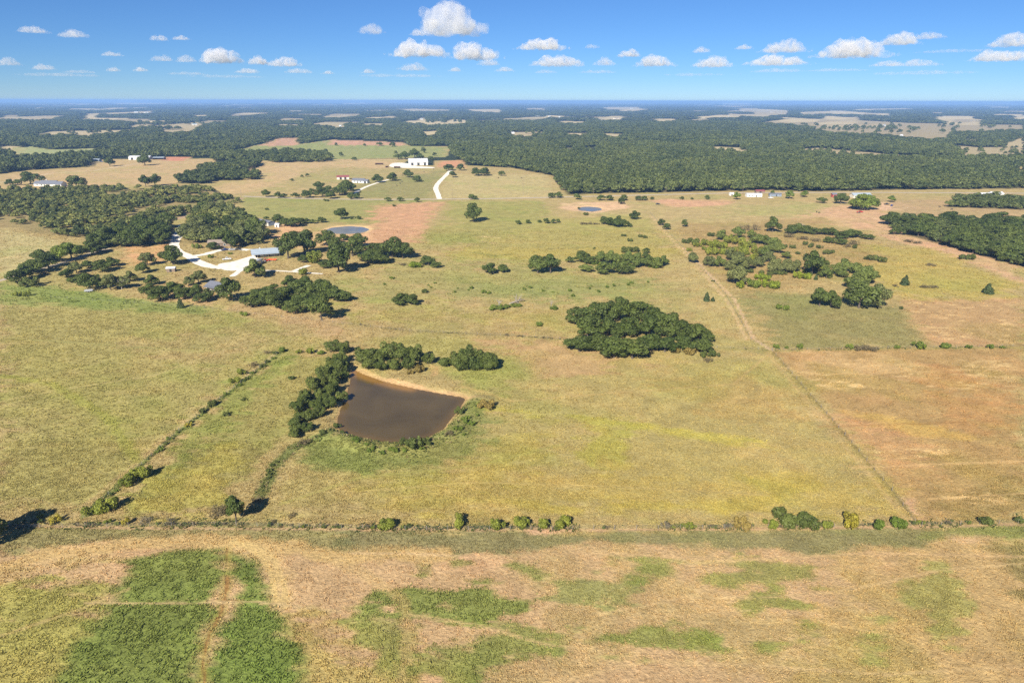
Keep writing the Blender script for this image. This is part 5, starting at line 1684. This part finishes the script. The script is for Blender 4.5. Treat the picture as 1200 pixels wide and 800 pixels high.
gable(o, 20, 9, 3.0, 1.8, M_CREAM, M_METAL, .5, doors=((0, 1.2, 2.2, 'f', M_DARK),), wins=((-8, 1.5, .9, 1.2, 'f'), (8, 1.5, .9, 1.2, 'f')))
o = building('farm_shed', 977, 231, 0, 'small red roadside shed beside dark trees', 'shed')
gable(o, 5, 5, 3.0, 1.4, M_REDSID, M_SHING, .3, doors=((0, 2, 2.3, 'f', M_DARK),))
o = building('farmhouse', 1152, 231, 2, 'pale house behind the roadside tree belt')
gable(o, 17, 8, 3.0, 1.7, M_CREAM, M_WMETAL, .5, doors=((0, 1.2, 2.2, 'f', M_DARK),), wins=((-5, 1.5, .9, 1.2, 'f'), (5, 1.5, .9, 1.2, 'f')))
o = building('barn', 1166, 230.5, 0, 'white roofed barn beside the pale house behind the tree belt', 'barn')
gable(o, 13, 9, 3.6, 1.8, M_WHITE, M_WMETAL, .4, doors=((0, 4, 3.2, 'f', M_DARK),))
# far specks
FARB = [(422, 147.5, 16, 'white'), (399, 148.5, 9, 'grey'), (356, 149.5, 12, 'white'), (376, 148.8, 9, 'grey'), (411, 147.6, 8, 'grey'), (516, 140.8, 26, 'white'), (494, 140.4, 14, 'grey'), (507, 141, 9, 'white'), (487, 151, 14, 'grey'), (630, 137, 26, 'white'), (644, 137, 16, 'grey'), (656, 138, 14, 'white'),
        (592, 157.4, 14, 'grey'), (601, 157, 9, 'white'), (674, 155.2, 9, 'grey'), (722, 139.5, 34, 'cream'), (709, 127, 30, 'white'), (740, 127.5, 36, 'white'), (781, 125, 34, 'white'), (830, 150.5, 12, 'white'), (842, 152, 17, 'grey'), (228, 147, 20, 'grey'), (240, 151, 11, 'white'), (172, 132.5, 40, 'grey'), (160, 132, 34, 'white'), (1055, 138, 24, 'grey'),
        (1020, 137.5, 24, 'white'), (1056, 160, 10, 'white'), (1036, 148, 13, 'grey'), (1140, 166.5, 10, 'cream'), (870, 131, 40, 'white'), (905, 132, 34, 'cream'), (700, 126.5, 26, 'grey')]
for (x, y, L, c) in FARB:
    nm = 'barn' if L > 18 else 'farmhouse'
    o = empty(nm, pix(x, y), rnd.uniform(-.5, .5))
    tag(o, {'white': 'tiny white farm building far off in the forest country', 'grey': 'tiny grey roofed farm building far off in the forest country', 'cream': 'tiny cream farm building far off in the forest country'}[c], 'building', 'far ' + c + ' farm buildings')
    gable(o, L, L * .55, 4.2 if L > 18 else 3.2, 2.6, {'white': M_WHITE, 'grey': M_CREAM, 'cream': M_CREAM}[c], {'white': M_WMETAL, 'grey': M_METAL, 'cream': M_BSHING}[c], .4, doors=((0, L * .14, 2.6, 'f', M_DARK),))

# ------------------------------------------------------------------ vehicles
def paint(name, col):
    m, nt, out = new_mat(name)
    b = N(nt, 'ShaderNodeBsdfPrincipled', i_Roughness=0.3)
    b.inputs['Base Color'].default_value = (*col, 1)
    b.inputs['Coat Weight'].default_value = 0.4
    nt.links.new(b.outputs[0], out.inputs[0])
    return m
PAINT = {k: paint(k + '_car_paint', c) for k, c in {'white': (.7, .7, .7), 'silver': (.35, .36, .38), 'black': (.02, .02, .022), 'red': (.42, .03, .02), 'blue': (.03, .06, .2), 'orange': (.5, .1, .03)}.items()}
M_TYRE = plain('tyre_rubber', (0.025, 0.025, 0.025), 0.9, 0.1, 5)
M_RIM = plain('wheel_rim', (0.4, 0.4, 0.42), 0.4, 0.1, 5, .6)

def wheel(o, x, y, r, w):
    me = MB()
    n = 14
    pr = [(r * .62, 0), (r, w * .12), (r, w * .88), (r * .62, w)]
    vs, fs = [], []
    for (rr, yy) in pr:
        for k in range(n):
            a = 2 * math.pi * k / n
            vs.append((x + math.cos(a) * rr, y - w / 2 + yy, r + math.sin(a) * rr))
    for q in range(3):
        for k in range(n):
            fs.append((q * n + k, q * n + (k + 1) % n, (q + 1) * n + (k + 1) % n, (q + 1) * n + k))
    fs += [tuple(range(n)), tuple(range(3 * n, 4 * n))]
    me.add(vs, fs)
    wh = me.build('wheel', M_TYRE, o)
    rm = MB()
    rm.tube([(x, y - w / 2 - .01, r), (x, y + w / 2 + .01, r)], [r * .55, r * .55], 12)
    rm.build('rim', M_RIM, wh)

def car(kind, x, y, deg, colr, label):
    o = empty('pickup_truck' if kind == 'pickup' else 'parked_car', pix(x, y), math.radians(deg))
    o.location.z = .10
    tag(o, label, 'truck' if kind == 'pickup' else 'car')
    P = PAINT[colr]
    if kind == 'pickup':
        body = [(-2.8, .45), (-2.8, .98), (-.75, .98), (-.7, 1.02), (1.1, 1.05), (2.5, .95), (2.75, .8), (2.8, .45)]
        cab = [(-.75, 1.0), (-.6, 1.72), (.55, 1.75), (1.15, 1.03)]
        wx = (-1.75, 1.75)
    else:
        body = [(-2.25, .4), (-2.3, .8), (-2.0, .98), (1.0, 1.0), (1.9, .88), (2.25, .7), (2.3, .4)]
        cab = [(-1.75, .97), (-1.1, 1.45), (.2, 1.48), (1.0, .98)]
        wx = (-1.4, 1.45)
    B = MB().prism(body, -.9, .9).build('body', P, o)
    md = B.modifiers.new('bevel', 'BEVEL')
    md.width = .07
    md.segments = 2
    MB().prism(cab, -.76, .76).build('cabin', P, o)
    g = [(p[0] * .86 + .02, .2 + p[1] * .845) for p in cab]
    MB().prism([(cab[0][0] + .25, cab[0][1] + .08), (cab[1][0] + .12, cab[1][1] - .1), (cab[2][0] - .1, cab[2][1] - .1), (cab[3][0] - .3, cab[3][1] + .08)], -.78, .78).build('side_window', M_GLASS, o)
    wsx0, wsz0, wsx1, wsz1 = cab[2][0], cab[2][1], cab[3][0], cab[3][1]
    MB().prism([(wsx0 + .03, wsz0 - .06), (wsx0 + .07, wsz0 - .06), (wsx1 + .01, wsz1 + .07), (wsx1 - .04, wsz1 + .07)], -.68, .68).build('windscreen', M_GLASS, o)
    if kind == 'pickup':
        MB().box(-2.72, -.78, .99, -.85, .78, 1.0).build('cargo_bed', M_DARK, o)
    for s in (-1, 1):
        MB().box(2.7 if kind == 'pickup' else 2.2, s * .72 - .14, .62, 2.82 if kind == 'pickup' else 2.31, s * .72 + .14, .76).build('headlight', M_TRIM, o)
        for w in wx:
            wheel(o, w, s * .82, .36, .22)
    return o

car('pickup', 266, 304.5, 20, 'white', 'white pickup parked at the edge of the gravel yard')
car('car', 272, 293.5, 15, 'silver', 'silver car parked on the driveway branch below the oaks')
car('car', 279, 293, 10, 'black', 'black car parked on the driveway branch below the oaks')
car('pickup', 264, 293.5, 40, 'blue', 'dark blue pickup parked on the driveway branch below the oaks')
car('car', 303, 307, 60, 'silver', 'silver car parked in front of the metal roofed farmhouse')
car('pickup', 308, 309, 75, 'black', 'black pickup parked in front of the metal roofed farmhouse')
car('pickup', 1039, 240, 10, 'black', 'black pickup on the roadside dirt yard')
car('car', 1045, 241.5, 50, 'blue', 'dark car on the roadside dirt yard beside the pickup')
car('car', 1009, 249, 0, 'red', 'red car at the foot of the big round roadside tree')
car('pickup', 903, 232.5, 0, 'white', 'white pickup beside the grey roadside trailer home')
car('car', 771, 239.8, 0, 'black', 'dark car on the pale strip below the county road')
car('pickup', 119, 190, 10, 'blue', 'dark blue pickup beside the low blue grey shed')

def tractor(x, y, deg, colr, label):
    o = empty('tractor', pix(x, y), math.radians(deg))
    tag(o, label, 'tractor')
    P = PAINT[colr]
    B = MB()
    B.prism([(-.3, .7), (-.3, 1.25), (.2, 1.35), (1.9, 1.25), (2.0, .8), (1.9, .6)], -.35, .35)
    B.box(-1.0, -.45, .6, -.25, .45, 1.2)
    B.build('body', P, o)
    MB().box(-1.15, -.55, 2.35, .0, .55, 2.45).build('canopy', P, o)
    for (px, py) in ((-1.05, -.5), (-1.05, .5), (-.1, -.45), (-.1, .45)):
        MB().box(px - .03, py - .03, 1.1, px + .03, py + .03, 2.36).build('post', M_DARK, o)
    for s in (-1, 1):
        wheel(o, -.75, s * .75, .75, .4)
        wheel(o, 1.5, s * .6, .42, .25)
        MB().prism([(-1.3, 1.5), (-.9, 1.66), (-.4, 1.6), (-.15, 1.3), (-.2, 1.25), (-.5, 1.52), (-.9, 1.58), (-1.25, 1.44)], s * .75 - .22, s * .75 + .22).build('fender', P, o)
    MB().tube([(1.2, .12, 1.3), (1.2, .12, 2.0)], [.04, .04], 6).build('exhaust', M_DARK, o)
    return o
tractor(312, 306.5, 15, 'red', 'red tractor in front of the metal roofed farmhouse')
tractor(1006, 249.6, 120, 'red', 'red tractor beside the big round roadside tree')

def trailer(x, y, deg, colr, L, label):
    o = empty('farm_trailer', pix(x, y), math.radians(deg))
    tag(o, label, 'trailer')
    MB().box(-L / 2, -1.1, .62, L / 2, 1.1, .76).build('bed', PAINT[colr], o)
    for s in (-1, 1):
        MB().box(-L / 2, s * 1.1 - .03, .78, L / 2, s * 1.1 + .03, 1.25).build('side_rail', PAINT[colr], o)
        for q in (-.5, .4):
            wheel(o, q, s * 1.0, .36, .2)
    MB().prism([(L / 2, .6), (L / 2, .72), (L / 2 + 1.5, .6), (L / 2 + 1.5, .5)], -.06, .06).build('drawbar', M_DARK, o)
    return o
trailer(319, 305.5, 0, 'orange', 5.5, 'orange red flat trailer beside the red tractor')
trailer(305, 305, 70, 'white', 4.5, 'white flat trailer in front of the metal roofed farmhouse')
trailer(104, 342, 25, 'silver', 4.0, 'small grey flat trailer under the scattered oaks by the homestead')

# ------------------------------------------------------------------ cattle
def cow_mesh(seed):
    me = bpy.data.meshes.new('cow_body')
    J = [((0, 0, 1.05), .36), ((.55, 0, 1.08), .36), ((-.55, 0, 1.1), .33), ((.95, 0, 1.2), .22), ((1.25, 0, 1.3 - .5 * (seed % 2)), .15), ((1.6, 0, 1.18 - .7 * (seed % 2)), .09),
         ((.6, .24, .75), .13), ((.6, .25, .4), .07), ((.62, .25, .02), .055), ((.6, -.24, .75), .13), ((.6, -.25, .4), .07), ((.62, -.25, .02), .055),
         ((-.65, .24, .78), .15), ((-.74, .25, .45), .08), ((-.68, .25, .02), .055), ((-.65, -.24, .78), .15), ((-.74, -.25, .45), .08), ((-.68, -.25, .02), .055), ((-.88, 0, 1.1), .06), ((-.95, 0, .5), .03)]
    E = [(0, 1), (0, 2), (1, 3), (3, 4), (4, 5), (1, 6), (6, 7), (7, 8), (1, 9), (9, 10), (10, 11), (2, 12), (12, 13), (13, 14), (2, 15), (15, 16), (16, 17), (2, 18), (18, 19)]
    me.from_pydata([j[0] for j in J], E, [])
    o = bpy.data.objects.new('cow_tmp', me)
    COL.objects.link(o)
    md = o.modifiers.new('skin', 'SKIN')
    for v, j in zip(me.skin_vertices[0].data, J):
        v.radius = (j[1], j[1])
    me.skin_vertices[0].data[0].use_root = True
    o.modifiers.new('sub', 'SUBSURF').levels = 1
    dg = bpy.context.evaluated_depsgraph_get()
    r = bpy.data.meshes.new_from_object(o.evaluated_get(dg))
    r.name = 'cow_body'
    bpy.data.objects.remove(o)
    return r
COWM = [cow_mesh(0), cow_mesh(1)]
M_COW = plain('black_hide', (0.022, 0.019, 0.017), 0.7, 0.3, 2.0)
for c in COWM:
    c.materials.append(M_COW)
for i, (x, y) in enumerate(((465, 218), (469, 215.5), (471, 213.5), (508, 198.5), (497, 202), (584, 209), (611, 209), (472, 206), (1046, 250.5), (960, 250), (957, 249), (1115, 246), (1101, 243))):
    o = mesh_obj('cow', COWM[i % 2])
    o.location = pix(x, y)
    o.rotation_euler = (0, 0, rnd.uniform(0, 6.28))
    if i < 8:
        tag(o, 'black cow grazing on the fields around the far white barn', 'cow', 'cattle near the white barn')
    else:
        tag(o, 'black cow grazing on the tan pasture below the roadside houses', 'cow', 'cattle below the roadside houses')

# ------------------------------------------------------------------ utility poles and fences
for i, (x, y) in enumerate(((539, 200), (530, 233), (613, 228), (613, 216), (695, 231), (395, 208), (283, 233), (780, 229.5), (870, 228))):
    o = empty('utility_pole', pix(x, y), rnd.uniform(-.2, .2))
    tag(o, 'wooden utility pole with crossarm along the county road', 'pole', 'utility poles by the county road')
    MB().tube([(0, 0, -.3), (0, 0, 10)], [.17, .11], 8).build('pole', M_WOOD, o)
    a = MB().box(-1.2, -.06, 9.2, 1.2, .06, 9.34).build('crossarm', M_WOOD, o)
    for q in (-1.05, -.4, .4, 1.05):
        MB().tube([(q, 0, 9.34), (q, 0, 9.52)], [.05, .04], 6).build('insulator', M_CONC, a)

M_POST = plain('fence_posts', (0.19, 0.17, 0.15), 0.9, 0.3, 2.0)
def fence(line, label, step=5.0):
    P = [Vector((*p, 0)) for p in W(line)]
    o = empty('wire_fence', P[0])
    tag(o, label, 'fence')
    posts, wires = MB(), MB()
    for a, b in zip(P[:-1], P[1:]):
        L = (b - a).length
        n = max(1, int(L / step))
        for k in range(n + 1):
            q = a.lerp(b, k / n) - P[0]
            posts.tube([(q.x, q.y, -.2), (q.x + rnd.uniform(-.06, .06), q.y, 1.3 + rnd.uniform(-.1, .15))], [.065, .055], 5)
        u, w = a - P[0], b - P[0]
        for z in (.4, .75, 1.1):
            wires.tube([(u.x, u.y, z), (w.x, w.y, z)], [.012, .012], 3)
    posts.build('posts', M_POST, o)['kind'] = 'stuff'
    wires.build('wires', M_RIM, o)
    return o
fence([(-60, 620), (100, 617), (277, 616), (500, 621), (720, 620), (900, 619), (1080, 616), (1260, 611)], 'long wire fence along the bush row between foreground meadow and pond field')
fence([(330, 411), (210, 506), (98, 606)], 'wire fence slanting down the tufty pasture to the bush row')
fence([(60, 349), (230, 360), (330, 372), (390, 378), (480, 388), (600, 394), (670, 398), (840, 408), (905, 410.5), (1200, 406), (1280, 405)], 'wire fence crossing the pastures above the brown pond')
fence([(905, 411.5), (990, 510), (1045, 575), (1072, 612)], 'wire fence between the pond field and the bare hay field')
fence([(762, 250), (800, 290), (850, 345), (880, 398), (905, 411)], 'wire fence beside the pale dirt track', 6.0)

# ------------------------------------------------------------------ grass: tufts standing on the near fields
def grass(name, y0, y1, dens, size, seed, label, hmul=1.0, lines=None):
    r = np.random.default_rng(seed)
    if lines is None:
        n = int(dens * (y1 - y0) * ((y0 + y1) * .72 + 72))
        Y = np.sqrt(r.random(n) * (y1 ** 2 - y0 ** 2) + y0 ** 2)
        X = (r.random(n) * 2 - 1) * (Y * .72 + 36)
        clump = fbm(X, Y, 2.6 * size / .5, seed + 200, 3)
        keep = r.random(n) < sstep(.22, .62, clump) * .9 + .1
        X, Y = X[keep], Y[keep]
        worn = np.zeros(len(X), bool)                   # trodden trails and wheel marks stay nearly bare
        for L, w, c0, st in STREAK:
            if w <= .85 and st > .45:
                q = near(X, Y, L, 3)
                if q.any():
                    worn[q] |= (ldist(X[q], Y[q], L) < w * 1.15) & (r.random(q.sum()) < .85)
        X, Y = X[~worn], Y[~worn]
    else:
        PX, PY = [], []
        for line, gap, spread in lines:
            P = W(line)
            for a0, b0 in zip(P[:-1], P[1:]):
                k = int(np.linalg.norm(b0 - a0) / gap)
                t = r.random((k, 1))
                q = a0 + (b0 - a0) * t + r.normal(size=(k, 2)) * spread
                PX.append(q[:, 0])
                PY.append(q[:, 1])
        X, Y = np.concatenate(PX), np.concatenate(PY)
        keep = r.random(len(X)) < sstep(.3, .6, fbm(X, Y, 7.0, 301, 3))
        X, Y = X[keep], Y[keep]
    dp = sdist(X, Y, POND)
    rim = ldist(X, Y, W([(413, 430), (425, 436), (450, 445), (490, 454), (548, 464), (560, 467.5)]))
    keep = (dp < -.8) & (rim > 2.2) & ~on_road(X, Y)
    X, Y = X[keep], Y[keep]
    c = land(X + r.normal(size=len(X)) * .8 * size / .5, Y + r.normal(size=len(X)) * .8 * size / .5)
    green = c[:, 1] / (c[:, 0] + 1e-6)
    bare = (green < (.70 if lines is None else -1)) & (r.random(len(X)) < .72)
    X, Y, c, green = X[~bare], Y[~bare], c[~bare], green[~bare]
    n = len(X)
    z = height(X, Y)
    lush = sstep(.92, 1.15, green)
    h = size * (.55 + .8 * r.random(n)) * (.58 + .28 * lush) * hmul
    w = size * (.5 + .55 * r.random(n))
    nb = 3
    a = r.random((n, 1)) * 6.28 + np.arange(nb)[None, :] * (6.28 / nb) + r.normal(size=(n, nb)) * .4
    ca, sa = np.cos(a), np.sin(a)
    lean = (.35 + .5 * r.random((n, nb))) * w[:, None]
    bw = w[:, None] * (.50 + .3 * r.random((n, nb)))
    hh = h[:, None] * (.7 + .5 * r.random((n, nb)))
    bx, by = X[:, None] + ca * .06, Y[:, None] + sa * .06
    P0 = np.stack([bx - sa * bw * .5, by + ca * bw * .5, np.repeat(z[:, None], nb, 1) - .03], -1)
    P1 = np.stack([bx + sa * bw * .5, by - ca * bw * .5, np.repeat(z[:, None], nb, 1) - .03], -1)
    P2 = np.stack([bx + ca * lean + sa * bw * .45, by + sa * lean - ca * bw * .45, z[:, None] + hh * .85], -1)
    P3 = np.stack([bx + ca * lean - sa * bw * .3, by + sa * lean + ca * bw * .3, z[:, None] + hh], -1)
    V = np.stack([P0, P1, P2, P3], 2).reshape(-1, 3)
    me = np_mesh(name, V, np.arange(len(V)).reshape(-1, 4), 4)
    if lines is not None:
        mixn = r.random((n, 1))
        c = np.where(mixn < .55, np.array([[.070, .092, .030]]), np.where(mixn < .8, np.array([[.15, .15, .05]]), np.array([[.26, .20, .11]])))
    tone = (.82 + .40 * r.random((n, 1)))
    hue = 1 + (r.random((n, 1)) - .5) * np.array([[.10, .02, -.06]])
    cc = np.clip(c * tone * hue * 1.08, .004, .8)
    cc = np.concatenate([cc, np.ones((n, 1))], 1)
    cc = np.repeat(cc, nb * 4, 0)
    at = me.color_attributes.new('land', 'FLOAT_COLOR', 'POINT')
    at.data.foreach_set('color', cc.astype(np.float32).ravel())
    me.materials.append(M_GRASS)
    o = mesh_obj(name, me)
    o['kind'] = 'stuff'
    o['label'] = label
    o['category'] = 'grass'
    print(name, n, 'tufts')
    return o

m, nt, out = new_mat('grass_tufts')
at = N(nt, 'ShaderNodeAttribute', attribute_name='land')
df = N(nt, 'ShaderNodeBsdfDiffuse')
tr = N(nt, 'ShaderNodeBsdfTranslucent')
ms = N(nt, 'ShaderNodeMixShader')
ms.inputs[0].default_value = .35
nt.links.new(at.outputs['Color'], df.inputs['Color'])
nt.links.new(at.outputs['Color'], tr.inputs['Color'])
nt.links.new(df.outputs[0], ms.inputs[1])
nt.links.new(tr.outputs[0], ms.inputs[2])
nt.links.new(ms.outputs[0], out.inputs[0])
M_GRASS = m
grass('meadow_grass', 84, 190, 5.6, .36, 5, 'tufty dry and green grass of the foreground meadow and pond field')
grass('pasture_grass', 190, 330, 1.5, .50, 6, 'tufty grass of the pastures around the brown pond')
grass('pasture_grass', 330, 560, .30, .75, 7, 'tufty grass of the pastures beyond the brown pond')

grass('fence_weeds', 0, 0, 0, .58, 8, 'tangled weeds growing under the fences and along the gully', lines=[
    ([(-40, 616), (100, 615), (277, 614), (500, 619), (720, 618.5), (900, 617), (1080, 614), (1240, 609)], .13, 1.0),
    ([(330, 411), (210, 506), (98, 606)], .45, .7),
    ([(400, 379), (480, 388), (600, 394), (670, 398)], .8, .5),
    ([(840, 408), (905, 410.5), (1200, 406.5)], .6, .8),
    ([(398, 506), (352, 521), (322, 545), (305, 580)], .2, 1.2),
    ([(400, 512), (440, 524), (490, 528), (530, 508), (552, 476)], .12, 3.0)])

# ------------------------------------------------------------------ the hazy air
m, nt, out = new_mat('haze')
v = N(nt, 'ShaderNodeVolumePrincipled')
v.inputs['Color'].default_value = (.30, .54, 1.0, 1)
v.inputs['Density'].default_value = 9.0e-5
v.inputs['Anisotropy'].default_value = 0.0
nt.links.new(v.outputs[0], out.inputs['Volume'])
hz = MB().box(-95000, -70000, -4.0, 95000, 100000, 112.0).build('haze', m)
hz['kind'] = 'stuff'
